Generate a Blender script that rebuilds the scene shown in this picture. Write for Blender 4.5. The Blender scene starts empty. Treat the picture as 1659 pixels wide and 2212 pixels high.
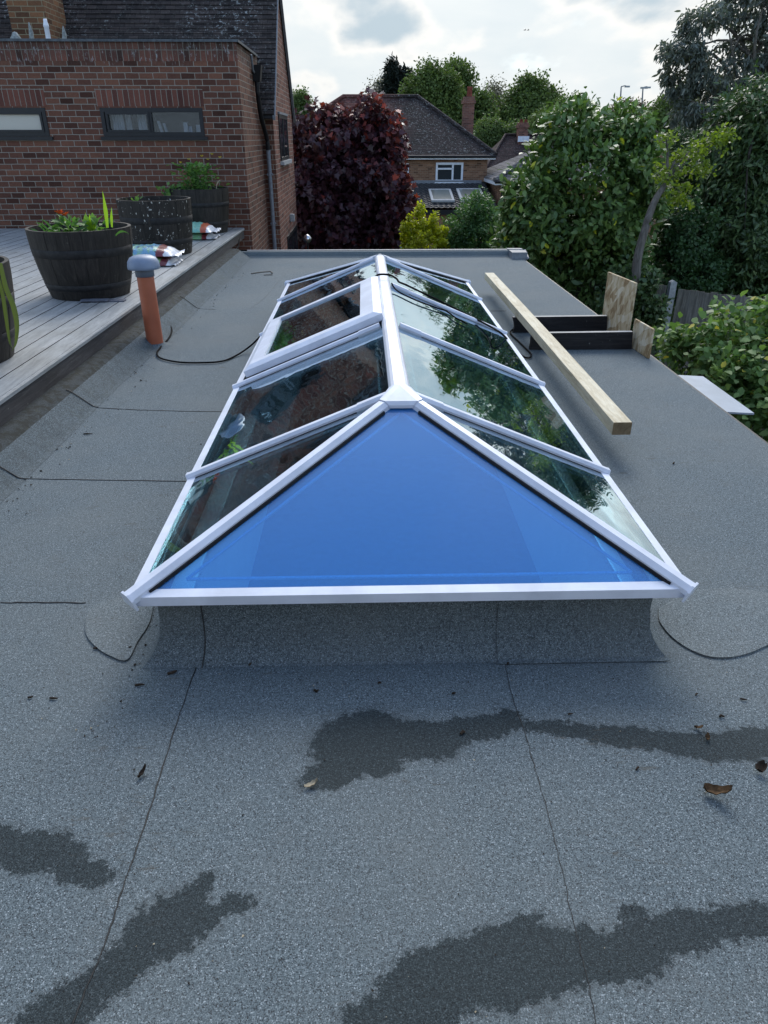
import bpy, bmesh, math, random
import numpy as np
from mathutils import Vector, Matrix
R = math.radians
rng = np.random.default_rng(7)
random.seed(7)
sc = bpy.context.scene
COL = sc.collection

# ------------------------------------------------------------------ camera
YAW, PITCH, FPX, EYE = 0.0277, 0.4853, 1537.2, 1.5
cd = bpy.data.cameras.new('camera'); cam = bpy.data.objects.new('camera', cd); COL.objects.link(cam)
cd.sensor_fit = 'VERTICAL'; cd.sensor_height = 36; cd.sensor_width = 27
cd.lens = FPX / 2212 * 36
cd.clip_start = 0.05; cd.clip_end = 3000
cam.location = (0, 0, EYE); cam.rotation_euler = (R(90) - PITCH, 0, -YAW)
sc.camera = cam

# ------------------------------------------------------------------ sky, sun, exposure
SUN_EL, SUN_AZ = R(38), R(8)          # azimuth measured from +Y (ahead) towards +X
w = bpy.data.worlds.new('World'); sc.world = w; w.use_nodes = True
nt = w.node_tree; nt.nodes.clear()
def N(t, typ, **kw):
    n = t.nodes.new(typ)
    for k, v in kw.items():
        if k == 'inp':
            for i, x in v.items(): n.inputs[i].default_value = x
        else: setattr(n, k, v)
    return n
def M_(t, op, a, b=None, clamp=False):
    n = t.nodes.new('ShaderNodeMath'); n.operation = op; n.use_clamp = clamp
    for i, x in enumerate((a, b)):
        if x is None: continue
        if isinstance(x, (int, float)): n.inputs[i].default_value = x
        else: t.links.new(x, n.inputs[i])
    return n.outputs[0]
def MR(t, x, a, b, c=0., d=1.):
    n = t.nodes.new('ShaderNodeMapRange'); n.interpolation_type = 'SMOOTHSTEP'
    t.links.new(x, n.inputs[0])
    for i, v in enumerate((a, b, c, d)): n.inputs[i + 1].default_value = v
    return n.outputs[0]
def MIX(t, f, a, b, mode='MIX'):
    n = t.nodes.new('ShaderNodeMix'); n.data_type = 'RGBA'; n.blend_type = mode
    for i, x in ((0, f), (6, a), (7, b)):
        if isinstance(x, (int, float)): n.inputs[i].default_value = x
        elif isinstance(x, tuple): n.inputs[i].default_value = x if len(x) == 4 else (*x, 1)
        else: t.links.new(x, n.inputs[i])
    return n.outputs[2]
def NOISE(t, vec, scale, detail=4, rough=.55, out=0, dist=0.):
    n = t.nodes.new('ShaderNodeTexNoise')
    if vec is not None: t.links.new(vec, n.inputs['Vector'])
    n.inputs['Scale'].default_value = scale; n.inputs['Detail'].default_value = detail
    n.inputs['Roughness'].default_value = rough; n.inputs['Distortion'].default_value = dist
    return n.outputs[out]
def RAMP(t, x, stops):
    n = t.nodes.new('ShaderNodeValToRGB'); t.links.new(x, n.inputs[0])
    e = n.color_ramp.elements
    while len(e) < len(stops): e.new(.5)
    for el, (p, c) in zip(e, stops): el.position = p; el.color = (*c, 1)
    return n.outputs[0]
def MAP(t, vec, loc=(0, 0, 0), rot=(0, 0, 0), scale=(1, 1, 1), typ='POINT'):
    n = t.nodes.new('ShaderNodeMapping'); n.vector_type = typ
    t.links.new(vec, n.inputs[0])
    n.inputs['Location'].default_value = loc; n.inputs['Rotation'].default_value = rot; n.inputs['Scale'].default_value = scale
    return n.outputs[0]

def build_world(t):
    L = t.links
    tc = N(t, 'ShaderNodeTexCoord'); d = tc.outputs['Generated']
    sky = N(t, 'ShaderNodeTexSky', sky_type='NISHITA', sun_disc=False, sun_elevation=SUN_EL, sun_rotation=SUN_AZ)
    sky.air_density = 1.0; sky.dust_density = 0.6; sky.ozone_density = 1.6
    sep = N(t, 'ShaderNodeSeparateXYZ'); L.new(d, sep.inputs[0])
    zc = M_(t, 'MAXIMUM', sep.outputs[2], 0.0)
    den = M_(t, 'ADD', zc, 0.22)
    cmb = N(t, 'ShaderNodeCombineXYZ')
    L.new(M_(t, 'DIVIDE', sep.outputs[0], den), cmb.inputs[0]); L.new(M_(t, 'DIVIDE', sep.outputs[1], den), cmb.inputs[1])
    pv = cmb.outputs[0]
    # veil of bright high cloud, thick ahead and low, thinning overhead and behind
    n1 = NOISE(t, MAP(t, pv, (3.1, 1.7, 0), (0, 0, 0), (1, .5, 1)), 1.1, 6, .6)
    ahead = MR(t, sep.outputs[1], -.35, .55, .35, 1.0)
    low = MR(t, sep.outputs[2], .98, .45, .45, 1.0)
    cover = M_(t, 'MULTIPLY', M_(t, 'MULTIPLY', ahead, low), MR(t, n1, .12, .42, .55, 1.0))
    # cumulus with bright rims and blue-grey bodies
    n2 = NOISE(t, MAP(t, pv, (8.85, 2.2, 0), (0, 0, 0), (1.0, .5, 1)), 2.2, 7, .47)
    body = MR(t, n2, .47, .56)
    core = MR(t, n2, .525, .66)
    n3 = NOISE(t, MAP(t, pv, (7, 2, 0)), 2.6, 4, .5)
    veil = MIX(t, n3, (.66, .75, .80), (.90, .92, .91))
    rim = MIX(t, core, (.95, .94, .91), (.50, .60, .67))
    cl = MIX(t, body, veil, rim)
    # brighter towards the hidden sun
    sd = Vector((math.sin(SUN_AZ) * math.cos(SUN_EL), math.cos(SUN_AZ) * math.cos(SUN_EL), math.sin(SUN_EL)))
    dot = N(t, 'ShaderNodeVectorMath', operation='DOT_PRODUCT'); L.new(d, dot.inputs[0]); dot.inputs[1].default_value = sd
    glow = MR(t, dot.outputs['Value'], .45, 1.0, .92, 1.45)
    b1 = N(t, 'ShaderNodeBackground'); L.new(sky.outputs[0], b1.inputs[0]); b1.inputs[1].default_value = .145
    b2 = N(t, 'ShaderNodeBackground'); L.new(cl, b2.inputs[0]); L.new(M_(t, 'MULTIPLY', glow, CLOUD), b2.inputs[1])
    mx = N(t, 'ShaderNodeMixShader'); L.new(cover, mx.inputs[0]); L.new(b1.outputs[0], mx.inputs[1]); L.new(b2.outputs[0], mx.inputs[2])
    o = N(t, 'ShaderNodeOutputWorld'); L.new(mx.outputs[0], o.inputs[0])
CLOUD = 0.288
build_world(nt)
sl = bpy.data.lights.new('sun', 'SUN'); so = bpy.data.objects.new('sun', sl); COL.objects.link(so)
sl.energy = 1.0; sl.angle = R(30); sl.color = (1.0, .97, .93)
so.rotation_euler = Vector((math.sin(SUN_AZ) * math.cos(SUN_EL), math.cos(SUN_AZ) * math.cos(SUN_EL), math.sin(SUN_EL))).to_track_quat('Z', 'Y').to_euler()
so.location = (0, 20, 40)
vs = sc.view_settings; sc.display_settings.display_device = 'sRGB'
vs.view_transform = 'Standard'; vs.look = 'None'; vs.gamma = 1; vs.use_curve_mapping = False; vs.exposure = 1.52
sc.cycles.max_bounces = 8; sc.cycles.transparent_max_bounces = 24; sc.cycles.caustics_reflective = False; sc.cycles.caustics_refractive = False
sc.cycles.use_denoising = True

# ------------------------------------------------------------------ measuring helpers (photo pixel in the 1659 x 2212 view -> point on a plane)
FW = np.array([math.sin(YAW) * math.cos(PITCH), math.cos(YAW) * math.cos(PITCH), -math.sin(PITCH)])
RT = np.array([math.cos(YAW), -math.sin(YAW), 0]); UP = np.cross(RT, FW); C0 = np.array([0, 0, EYE])
def ray(u, v): return FW + RT * (u - 829.5) / FPX - UP * (v - 1106) / FPX
def az(u, v, z=0.): d = ray(u, v); return C0 + d * (z - EYE) / d[2]
def ay(u, v, y): d = ray(u, v); return C0 + d * y / d[1]
def apl(u, v, p, n):
    d = ray(u, v); p = np.array(p); n = np.array(n); return C0 + d * ((p - C0) @ n) / (d @ n)
def span(u0, v0, u1, v1, y):
    """box of a far thing seen between pixels, standing at distance y: centre, half width, half height"""
    a = ay(u0, (v0 + v1) / 2, y); b = ay(u1, (v0 + v1) / 2, y); t = ay((u0 + u1) / 2, v0, y); m = ay((u0 + u1) / 2, v1, y)
    return np.array([(a[0] + b[0]) / 2, y, (t[2] + m[2]) / 2]), (b[0] - a[0]) / 2, (t[2] - m[2]) / 2

# ------------------------------------------------------------------ object helpers
def tag(o, label, cat=None, group=None, kind=None):
    if label: o['label'] = label
    if cat: o['category'] = cat
    if group: o['group'] = group
    if kind: o['kind'] = kind
    return o
def thing(name, label, cat, loc=(0, 0, 0), group=None):
    o = bpy.data.objects.new(name, None); COL.objects.link(o); o.location = loc; o.empty_display_size = .2
    bpy.context.view_layer.update()
    return tag(o, label, cat, group)
def link(name, me, mats, parent=None):
    o = bpy.data.objects.new(name, me); COL.objects.link(o)
    for m in (mats if isinstance(mats, (list, tuple)) else [mats]): me.materials.append(m)
    if parent is not None:
        o.parent = parent
        chain = parent; off = Vector((0, 0, 0))
        while chain is not None: off += chain.location; chain = chain.parent
        o.location = -off
    return o
class MB:
    def __init__(s): s.v = []; s.f = []; s.m = []; s.sm = []
    def add(s, vs, fs, mi=0, smooth=False):
        k = len(s.v); s.v += [tuple(float(c) for c in p) for p in vs]
        for f in fs: s.f.append(tuple(i + k for i in f)); s.m.append(mi); s.sm.append(smooth)
        return s
    def quad(s, a, b, c, d, mi=0): return s.add([a, b, c, d], [(0, 1, 2, 3)], mi)
    def poly(s, pts, mi=0): return s.add(pts, [tuple(range(len(pts)))], mi)
    def box(s, lo, hi, mi=0):
        x0, y0, z0 = lo; x1, y1, z1 = hi
        return s.add([(x0, y0, z0), (x1, y0, z0), (x1, y1, z0), (x0, y1, z0), (x0, y0, z1), (x1, y0, z1), (x1, y1, z1), (x0, y1, z1)],
                     [(0, 3, 2, 1), (4, 5, 6, 7), (0, 1, 5, 4), (1, 2, 6, 5), (2, 3, 7, 6), (3, 0, 4, 7)], mi)
    def prism(s, pts, vec, mi=0):
        """closed polygon pushed along vec"""
        n = len(pts); a = [np.array(p, float) for p in pts]; b = [p + np.array(vec, float) for p in a]
        fs = [tuple(range(n))[::-1], tuple(range(n, 2 * n))] + [(i, (i + 1) % n, n + (i + 1) % n, n + i) for i in range(n)]
        return s.add(a + b, fs, mi)
    def bar(s, p0, p1, up, prof, mi=0, cut0=None, cut1=None):
        """profile [(side, height)] swept from p0 to p1"""
        p0 = np.array(p0, float); p1 = np.array(p1, float); d = p1 - p0; d /= np.linalg.norm(d)
        sd = np.cross(d, np.array(up, float)); sd /= np.linalg.norm(sd); u = np.cross(sd, d)
        n = len(prof)
        vs = [p0 + sd * a + u * b for a, b in prof] + [p1 + sd * a + u * b for a, b in prof]
        fs = [tuple(range(n)), tuple(range(n, 2 * n))[::-1]] + [(i, n + i, n + (i + 1) % n, (i + 1) % n) for i in range(n)]
        return s.add(vs, fs, mi)
    def tube(s, path, rad, n=8, mi=0, flat=1., cap=True):
        P = [np.array(p, float) for p in path]; m = len(P)
        rad = [rad] * m if isinstance(rad, (int, float)) else list(rad)
        vs = []; ref = np.array([0., 0, 1])
        for i in range(m):
            d = P[min(i + 1, m - 1)] - P[max(i - 1, 0)]; d /= (np.linalg.norm(d) + 1e-9)
            r0 = ref if abs(d @ ref) < .95 else np.array([1., 0, 0])
            a = np.cross(d, r0); a /= np.linalg.norm(a); b = np.cross(a, d)
            for k in range(n):
                t = 2 * math.pi * k / n; vs.append(P[i] + rad[i] * (a * math.cos(t) + b * math.sin(t) * flat))
        fs = [(i * n + k, i * n + (k + 1) % n, (i + 1) * n + (k + 1) % n, (i + 1) * n + k) for i in range(m - 1) for k in range(n)]
        s.add(vs, fs, mi, True)
        if cap: s.add(vs[:n], [tuple(range(n))[::-1]], mi); s.add(vs[-n:], [tuple(range(n))], mi)
        return s
    def lathe(s, prof, c, n=32, mi=0, smooth=True):
        vs = []
        for r, z in prof:
            for k in range(n):
                t = 2 * math.pi * k / n; vs.append((c[0] + r * math.cos(t), c[1] + r * math.sin(t), c[2] + z))
        fs = [(i * n + k, i * n + (k + 1) % n, (i + 1) * n + (k + 1) % n, (i + 1) * n + k) for i in range(len(prof) - 1) for k in range(n)]
        return s.add(vs, fs, mi, smooth)
    def build(s, name, mats, parent=None, bevel=0.):
        me = bpy.data.meshes.new(name); me.from_pydata(s.v, [], s.f)
        me.polygons.foreach_set('material_index', s.m); me.polygons.foreach_set('use_smooth', s.sm)
        bm = bmesh.new(); bm.from_mesh(me); bmesh.ops.recalc_face_normals(bm, faces=bm.faces)
        if bevel: bmesh.ops.bevel(bm, geom=[e for e in bm.edges if e.is_manifold and e.calc_face_angle(0) > .5], offset=bevel, segments=2, affect='EDGES', clamp_overlap=True)
        bm.to_mesh(me); bm.free(); me.update()
        return link(name, me, mats, parent)
def smoothpath(P, k=6):
    P = [np.array(p, float) for p in P]; out = []
    Q = [2 * P[0] - P[1]] + P + [2 * P[-1] - P[-2]]
    for i in range(1, len(Q) - 2):
        a, b, c, d = Q[i - 1], Q[i], Q[i + 1], Q[i + 2]
        for j in range(k):
            t = j / k
            out.append(.5 * (2 * b + (c - a) * t + (2 * a - 5 * b + 4 * c - d) * t * t + (3 * b - a - 3 * c + d) * t ** 3))
    return out + [P[-1]]

# ------------------------------------------------------------------ materials
def mat(name):
    m = bpy.data.materials.new(name); m.use_nodes = True
    t = m.node_tree; b = t.nodes['Principled BSDF']
    g = N(t, 'ShaderNodeNewGeometry')
    return m, t, b, g.outputs['Position'], g
def setc(t, b, col=None, rough=None, spec=None, bump=None, bstr=.3, bdist=.01):
    if col is not None:
        if isinstance(col, tuple): b.inputs['Base Color'].default_value = (*col, 1)
        else: t.links.new(col, b.inputs['Base Color'])
    if rough is not None:
        if isinstance(rough, (int, float)): b.inputs['Roughness'].default_value = rough
        else: t.links.new(rough, b.inputs['Roughness'])
    if spec is not None: b.inputs['Specular IOR Level'].default_value = spec
    if bump is not None:
        n = N(t, 'ShaderNodeBump'); n.inputs['Strength'].default_value = bstr; n.inputs['Distance'].default_value = bdist
        t.links.new(bump, n.inputs['Height']); t.links.new(n.outputs[0], b.inputs['Normal'])
def plain(name, col, rough=.5, spec=.5, var=.12, scale=12., bump=.0, metal=0.):
    m, t, b, p, g = mat(name)
    n = NOISE(t, p, scale, 5, .6)
    c = MIX(t, MR(t, n, .3, .7), tuple(x * (1 - var) for x in col), tuple(min(1, x * (1 + var)) for x in col))
    setc(t, b, c, rough, spec, n if bump else None, bump, .01); b.inputs['Metallic'].default_value = metal
    return m

WET = [  # wet patches drying on the roof: centre x, y, half length, half width, turn
    (-.02, 1.47, .15, .115, .3), (.12, 1.47, .15, .075, -.1), (.27, 1.50, .16, .05, .15), (-.09, 1.36, .10, .05, .4), (.02, 1.38, .07, .04, .1), (.41, 1.545, .045, .035, 0),
    (.55, 1.50, .12, .03, -.12), (.74, 1.46, .16, .045, -.15), (.95, 1.42, .17, .055, -.1), (1.12, 1.45, .13, .04, -.05),
    (-.80, 1.14, .13, .055, -.1), (-.66, 1.08, .075, .035, -.2), (-.95, 1.16, .12, .06, .1),
    (-.45, .955, .10, .062, .75), (-.42, .93, .12, .04, .5), (-.52, .86, .12, .05, .7), (-.395, 1.03, .05, .028, 1.0), (-.60, .79, .11, .05, .55), (-.30, 1.0, .035, .022, 0),
    (.13, .83, .14, .065, .35), (.28, .85, .17, .085, .2), (.45, .86, .17, .06, 0), (.62, .90, .17, .045, .15), (.80, .925, .15, .04, .1), (.06, .76, .13, .06, .2), (.33, .935, .04, .02, .2), (.57, .95, .03, .02, .2)]
def felt(name, tint=1., warm=0., wet=False, moss=0., scale=1.):
    m, t, b, p, g = mat(name)
    v = N(t, 'ShaderNodeTexVoronoi'); t.links.new(p, v.inputs['Vector']); v.inputs['Scale'].default_value = 420 / scale
    gr = NOISE(t, p, 300 / scale, 3, .75)
    big = NOISE(t, p, 1.3, 6, .6); mid = NOISE(t, p, 7, 5, .65)
    g2 = NOISE(t, p, 120 / scale, 2, .5); gr = M_(t, 'ADD', M_(t, 'MULTIPLY', gr, .72), M_(t, 'MULTIPLY', g2, .28))
    base = RAMP(t, gr, [(.36, (.030 * tint, .041 * tint, .048 * tint)), (.5, (.106 * tint, .135 * tint, .149 * tint)), (.64, (.220 * tint, .265 * tint, .286 * tint))])
    sepc = N(t, 'ShaderNodeSeparateColor'); t.links.new(v.outputs['Color'], sepc.inputs[0])
    base = MIX(t, MR(t, sepc.outputs[0], .90, 1.0), base, (.33 * tint, .38 * tint, .41 * tint))
    base = MIX(t, MR(t, sepc.outputs[1], .80, .95), base, (.035, .04, .045))
    base = MIX(t, M_(t, 'MULTIPLY', MR(t, big, .35, .70), .55), base, MIX(t, .5, base, (.18 * tint, .19 * tint, .18 * tint)))
    base = MIX(t, MR(t, mid, .55, .80, 0, .35), base, (.10 * tint, .10 * tint, .095 * tint))
    base = MIX(t, warm, base, (.17 * tint, .165 * tint, .14 * tint))
    rough = .88
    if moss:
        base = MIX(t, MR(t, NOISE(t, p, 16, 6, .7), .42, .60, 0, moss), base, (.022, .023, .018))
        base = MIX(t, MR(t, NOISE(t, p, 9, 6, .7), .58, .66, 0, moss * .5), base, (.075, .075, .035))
    if wet:
        wv = N(t, 'ShaderNodeVectorMath', operation='ADD'); t.links.new(p, wv.inputs[0])
        nz = N(t, 'ShaderNodeTexNoise'); t.links.new(p, nz.inputs['Vector']); nz.inputs['Scale'].default_value = 34; nz.inputs['Detail'].default_value = 7; nz.inputs['Roughness'].default_value = .8
        sv = N(t, 'ShaderNodeVectorMath', operation='SUBTRACT'); t.links.new(nz.outputs['Color'], sv.inputs[0]); sv.inputs[1].default_value = (.5, .5, .5)
        sc_ = N(t, 'ShaderNodeVectorMath', operation='MULTIPLY'); t.links.new(sv.outputs[0], sc_.inputs[0]); sc_.inputs[1].default_value = (.17, .12, 0)
        t.links.new(sc_.outputs[0], wv.inputs[1])
        cur = None
        for (x, y, a, bb, r) in WET:
            q = MAP(t, wv.outputs[0], (x, y, 0), (0, 0, r), (a, bb, 1000), 'TEXTURE')
            ln = N(t, 'ShaderNodeVectorMath', operation='LENGTH'); t.links.new(q, ln.inputs[0])
            cur = ln.outputs['Value'] if cur is None else M_(t, 'SMOOTH_MIN' if False else 'MINIMUM', cur, ln.outputs['Value'])
        wm = MR(t, cur, 1.05, .92, 0, 1)
        halo = MR(t, cur, 1.35, 1.0, 0, .28)
        base = MIX(t, halo, base, (.055, .062, .064))
        base = MIX(t, M_(t, 'MULTIPLY', wm, MR(t, gr, .52, .64, .97, .72)), base, MIX(t, 1.0, base, (.26, .30, .31), 'MULTIPLY'))
        # old silt tide marks and rusty crumbs along the kerb
        silt = M_(t, 'MULTIPLY', MR(t, NOISE(t, MAP(t, p, (0, 0, 0), (0, 0, 0), (1, 4, 1)), 9, 6, .7), .56, .66), MR(t, NOISE(t, p, 2.2, 3), .52, .62, 0, .5))
        base = MIX(t, silt, base, (.075, .066, .05))
        rr = N(t, 'ShaderNodeMapRange'); t.links.new(wm, rr.inputs[0]); rr.inputs[3].default_value = .88; rr.inputs[4].default_value = .80
        rough = rr.outputs[0]
    hgt = M_(t, 'ADD', gr, M_(t, 'MULTIPLY', v.outputs['Distance'], -.6))
    setc(t, b, base, rough, .22, hgt, .5, .003)
    return m
FELT = felt('mineral felt', 1., 0., True)
FELT2 = felt('mineral felt patch', 1.12, .10)
FELTK = felt('mineral felt kerb', .95, .0)
FELT3 = felt('mineral felt upstand', .85, .0, False, .2)
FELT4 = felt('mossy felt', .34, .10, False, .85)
FELT5 = felt('plain lead grey felt', .95, .0, scale=.6)

def wallcoord(t, g):
    sp = N(t, 'ShaderNodeSeparateXYZ'); t.links.new(g.outputs['Position'], sp.inputs[0])
    sn = N(t, 'ShaderNodeSeparateXYZ'); t.links.new(g.outputs['True Normal'], sn.inputs[0])
    f = M_(t, 'GREATER_THAN', M_(t, 'ABSOLUTE', sn.outputs[0]), .7)
    mx = N(t, 'ShaderNodeMix'); mx.data_type = 'FLOAT'
    t.links.new(f, mx.inputs[0]); t.links.new(sp.outputs[0], mx.inputs[2]); t.links.new(sp.outputs[1], mx.inputs[3])
    cb = N(t, 'ShaderNodeCombineXYZ'); t.links.new(mx.outputs[0], cb.inputs[0]); t.links.new(sp.outputs[2], cb.inputs[1])
    return cb.outputs[0], sp
def brick(name, c1, c2, mort, bw=.2275, bh=.0765, msize=.011, soldier=False, dirt=None, off=(0, 0)):
    m, t, b, p, g = mat(name)
    uv, sp = wallcoord(t, g)
    wob = NOISE(t, p, 9, 2, .5, 1)
    sv = N(t, 'ShaderNodeVectorMath', operation='MULTIPLY'); t.links.new(wob, sv.inputs[0]); sv.inputs[1].default_value = (.007, .007, 0)
    ad = N(t, 'ShaderNodeVectorMath', operation='ADD'); t.links.new(uv, ad.inputs[0]); t.links.new(sv.outputs[0], ad.inputs[1])
    vec = MAP(t, ad.outputs[0], (off[0], off[1], 0))
    br = N(t, 'ShaderNodeTexBrick'); t.links.new(vec, br.inputs['Vector'])
    br.inputs['Scale'].default_value = 1; br.inputs['Brick Width'].default_value = bw; br.inputs['Row Height'].default_value = bh
    br.inputs['Mortar Size'].default_value = msize * .5; br.inputs['Mortar Smooth'].default_value = .25; br.inputs['Bias'].default_value = 0
    br.offset = 0. if soldier else .5
    br.inputs['Color1'].default_value = (0, 0, 0, 1); br.inputs['Color2'].default_value = (1, 1, 1, 1); br.inputs['Mortar'].default_value = (.5, .5, .5, 1)
    rnd = br.outputs['Color']; fac = br.outputs['Fac']
    n = NOISE(t, p, 45, 5, .65); nl = NOISE(t, p, 1.6, 4, .6)
    col = RAMP(t, rnd, [(.0, tuple(x * .55 for x in c1)), (.16, c1), (.6, tuple((x + y) / 2 for x, y in zip(c1, c2))), (1., c2)])
    col = MIX(t, MR(t, n, .35, .75, 0, .55), col, MIX(t, 1., col, (.55, .5, .5), 'MULTIPLY'))
    col = MIX(t, MR(t, nl, .35, .7, 0, .4), col, MIX(t, 1., col, (.62, .62, .66), 'MULTIPLY'))
    mcol = MIX(t, NOISE(t, p, 14, 4), tuple(x * .65 for x in mort), mort)
    col = MIX(t, fac, col, mcol)
    if dirt:   # old weathering under the coping and frost-white lime bloom, both with their own outline
        z0, z1 = dirt
        q = M_(t, 'ADD', sp.outputs[2], M_(t, 'MULTIPLY', NOISE(t, p, 4, 5, .7), .5))
        col = MIX(t, MR(t, q, z0 + .25, z1 + .25, 0, .72), col, MIX(t, .55, col, (.045, .043, .035)))
        sp1 = M_(t, 'MULTIPLY', MR(t, NOISE(t, MAP(t, p, (0, 0, 0), (0, 0, 0), (1.0, 1, .45)), 26, 5, .75), .56, .66), MR(t, q, z1 - .02, z1 + .16))
        col = MIX(t, M_(t, 'MULTIPLY', sp1, MR(t, NOISE(t, p, 1.2, 2), .40, .55, 0, .8)), col, (.34, .35, .36))
    hh = M_(t, 'SUBTRACT', M_(t, 'MULTIPLY', n, .35), fac)
    setc(t, b, col, .9, .2, hh, .6, .012)
    return m
BRICK = brick('old red brick', (.115, .052, .037), (.195, .088, .057), (.31, .28, .235), bw=.194, dirt=(2.35, 2.60))
BRICK_S = brick('soldier bricks', (.110, .046, .036), (.215, .085, .06), (.27, .245, .205), .0765, .235, .011, True, off=(0, .02), dirt=(2.35, 2.60))
BRICK_G = brick('gable brick', (.150, .060, .046), (.290, .125, .088), (.36, .32, .27), bw=.194)
BRICK_C = brick('chimney brick', (.14, .07, .04), (.25, .12, .06), (.30, .27, .18), bh=.0765)
BRICK_F = brick('distant brick', (.20, .105, .065), (.33, .18, .11), (.33, .27, .20))
BRICK_D = brick('distant chimney brick', (.16, .075, .06), (.26, .12, .09), (.24, .20, .17))

def tile(name, c1, c2, lich=.6, scale=1., redpatch=None):
    m, t, b, p, g = mat(name)
    uv, sp = wallcoord(t, g)
    sx = N(t, 'ShaderNodeTexBrick')
    cb = N(t, 'ShaderNodeCombineXYZ'); t.links.new(sp.outputs[0], cb.inputs[0]); t.links.new(M_(t, 'ADD', sp.outputs[2], M_(t, 'MULTIPLY', sp.outputs[1], .0)), cb.inputs[1])
    t.links.new(cb.outputs[0], sx.inputs['Vector']); sx.inputs['Scale'].default_value = 1
    sx.inputs['Brick Width'].default_value = .17 * scale; sx.inputs['Row Height'].default_value = .0707 * scale; sx.inputs['Mortar Size'].default_value = .004 * scale
    sx.inputs['Color1'].default_value = (0, 0, 0, 1); sx.inputs['Color2'].default_value = (1, 1, 1, 1); sx.inputs['Mortar'].default_value = (.5, .5, .5, 1)
    n = NOISE(t, p, 30, 5, .7); nl = NOISE(t, p, 1.1, 5, .65)
    col = MIX(t, sx.outputs['Color'], c1, c2)
    col = MIX(t, MR(t, n, .35, .7, 0, .6), col, MIX(t, 1., col, (.5, .5, .5), 'MULTIPLY'))
    if redpatch:
        x0, x1, rc = redpatch
        q = M_(t, 'ADD', sp.outputs[0], M_(t, 'MULTIPLY', NOISE(t, p, .8, 4), 2.))
        col = MIX(t, MR(t, q, x1 + 1, x0 + 1, 0, .9), col, MIX(t, sx.outputs['Color'], tuple(x * .6 for x in rc), rc))
    col = MIX(t, sx.outputs['Fac'], col, (.012, .012, .012))
    l1 = MR(t, NOISE(t, p, 17 / scale, 6, .75), .55, .63); l2 = MR(t, M_(t, 'ADD', nl, M_(t, 'MULTIPLY', sp.outputs[0], .02)), .36, .56)
    col = MIX(t, M_(t, 'MULTIPLY', M_(t, 'MULTIPLY', l1, l2), lich), col, (.36, .38, .38))
    l3 = MR(t, NOISE(t, MAP(t, p, (4, 4, 4)), 26 / scale, 4, .7), .60, .68, 0, lich * .55)
    col = MIX(t, l3, col, (.20, .20, .17))
    setc(t, b, col, .9, .12, M_(t, 'SUBTRACT', n, sx.outputs['Fac']), .5, .01)
    return m
TILE = tile('lichened brown tile', (.030, .026, .026), (.068, .055, .052), .8)
TILE_F = tile('far brown tile', (.022, .019, .020), (.045, .034, .035), .5, 1.6, (.4, 2.6, (.16, .066, .058)))
TILE_R = tile('far red-brown tile', (.04, .028, .028), (.075, .048, .047), .25, 1.6)
TILE_K = tile('far grey tile', (.10, .095, .10), (.17, .16, .165), .5, 1.6)
PANT = plain('dark pantile', (.028, .029, .035), .55, .4, .3, 20)

WHITE = plain('white powder coat', (.64, .68, .77), .38, .5, .10, 7)
WHITE2 = plain('white upvc', (.66, .68, .74), .35, .5, .09, 7)
BLACK = plain('black rubber', (.008, .008, .010), .6, .3)
CABLE = plain('black cable', (.005, .005, .006), .85, .1)
GREYP = plain('grey plastic', (.19, .24, .33), .45, .5, .08)
GREYP2 = plain('darker grey plastic', (.13, .155, .195), .5, .5, .08)
TERRA = plain('terracotta plastic pipe', (.44, .125, .06), .42, .5, .10, 6)
DARKM = plain('charcoal frame', (.009, .010, .013), .45, .4, .2)
LEAD = plain('lead flashing', (.16, .175, .20), .6, .5, .2, 20)
DROOF = plain('grey coping felt', (.075, .085, .095), .75, .4, .3, 14, .1)
PLASTER = plain('white plasterboard', (.84, .86, .88), .9, .2, .05, 4)
BEAD = plain('galvanised bead', (.55, .70, .78), .4, .5, .3, 200, 0, .3)
ROOMF = plain('bare room floor', (.30, .28, .26), .7, .3, .25, 5)
ROOMW = plain('room wall', (.55, .56, .58), .9, .2, .05, 3)
BITUM = plain('bitumen bead', (.016, .016, .016), .6, .4, .5, 60)

def wood(name, cols, axis=1, stretch=14., scale=9., rough=.7, knots=False, bump=.25, streak=0.):
    m, t, b, p, g = mat(name)
    s = [1, 1, 1]; s = [stretch if i != axis else 1. for i in range(3)]
    v = MAP(t, p, (0, 0, 0), (0, 0, 0), tuple(s))
    n = NOISE(t, v, scale * .35, 6, .62, 0, 1.2); n2 = NOISE(t, p, 3.2, 4, .6); n3 = NOISE(t, v, scale * 3, 3, .6)
    col = RAMP(t, n, [(.28, cols[0]), (.5, cols[1]), (.72, cols[2])])
    col = MIX(t, MR(t, n3, .3, .7, 0, .5), col, MIX(t, 1., col, (.62, .62, .62), 'MULTIPLY'))
    col = MIX(t, MR(t, n2, .4, .72, 0, .45), col, MIX(t, 1., col, (.66, .62, .55), 'MULTIPLY'))
    if knots:
        vo = N(t, 'ShaderNodeTexVoronoi'); t.links.new(MAP(t, p, (0, 0, 0), (0, 0, 0), (1, .33, 1)), vo.inputs['Vector']); vo.inputs['Scale'].default_value = 6.5
        col = MIX(t, MR(t, vo.outputs['Distance'], .13, .04, 0, .7), col, (.16, .085, .04))
    if streak:
        k = MR(t, NOISE(t, p, 40, 3, .7), .68, .74, 0, streak); col = MIX(t, k, col, (.42, .40, .36))
    setc(t, b, col, rough, .35, M_(t, 'ADD', n, M_(t, 'MULTIPLY', n3, .5)), bump, .006)
    return m
DECK = wood('grey composite deck', ((.225, .24, .245), (.32, .335, .34), (.42, .435, .435)), 1, 9, 6, .5, bump=.15)
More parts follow.
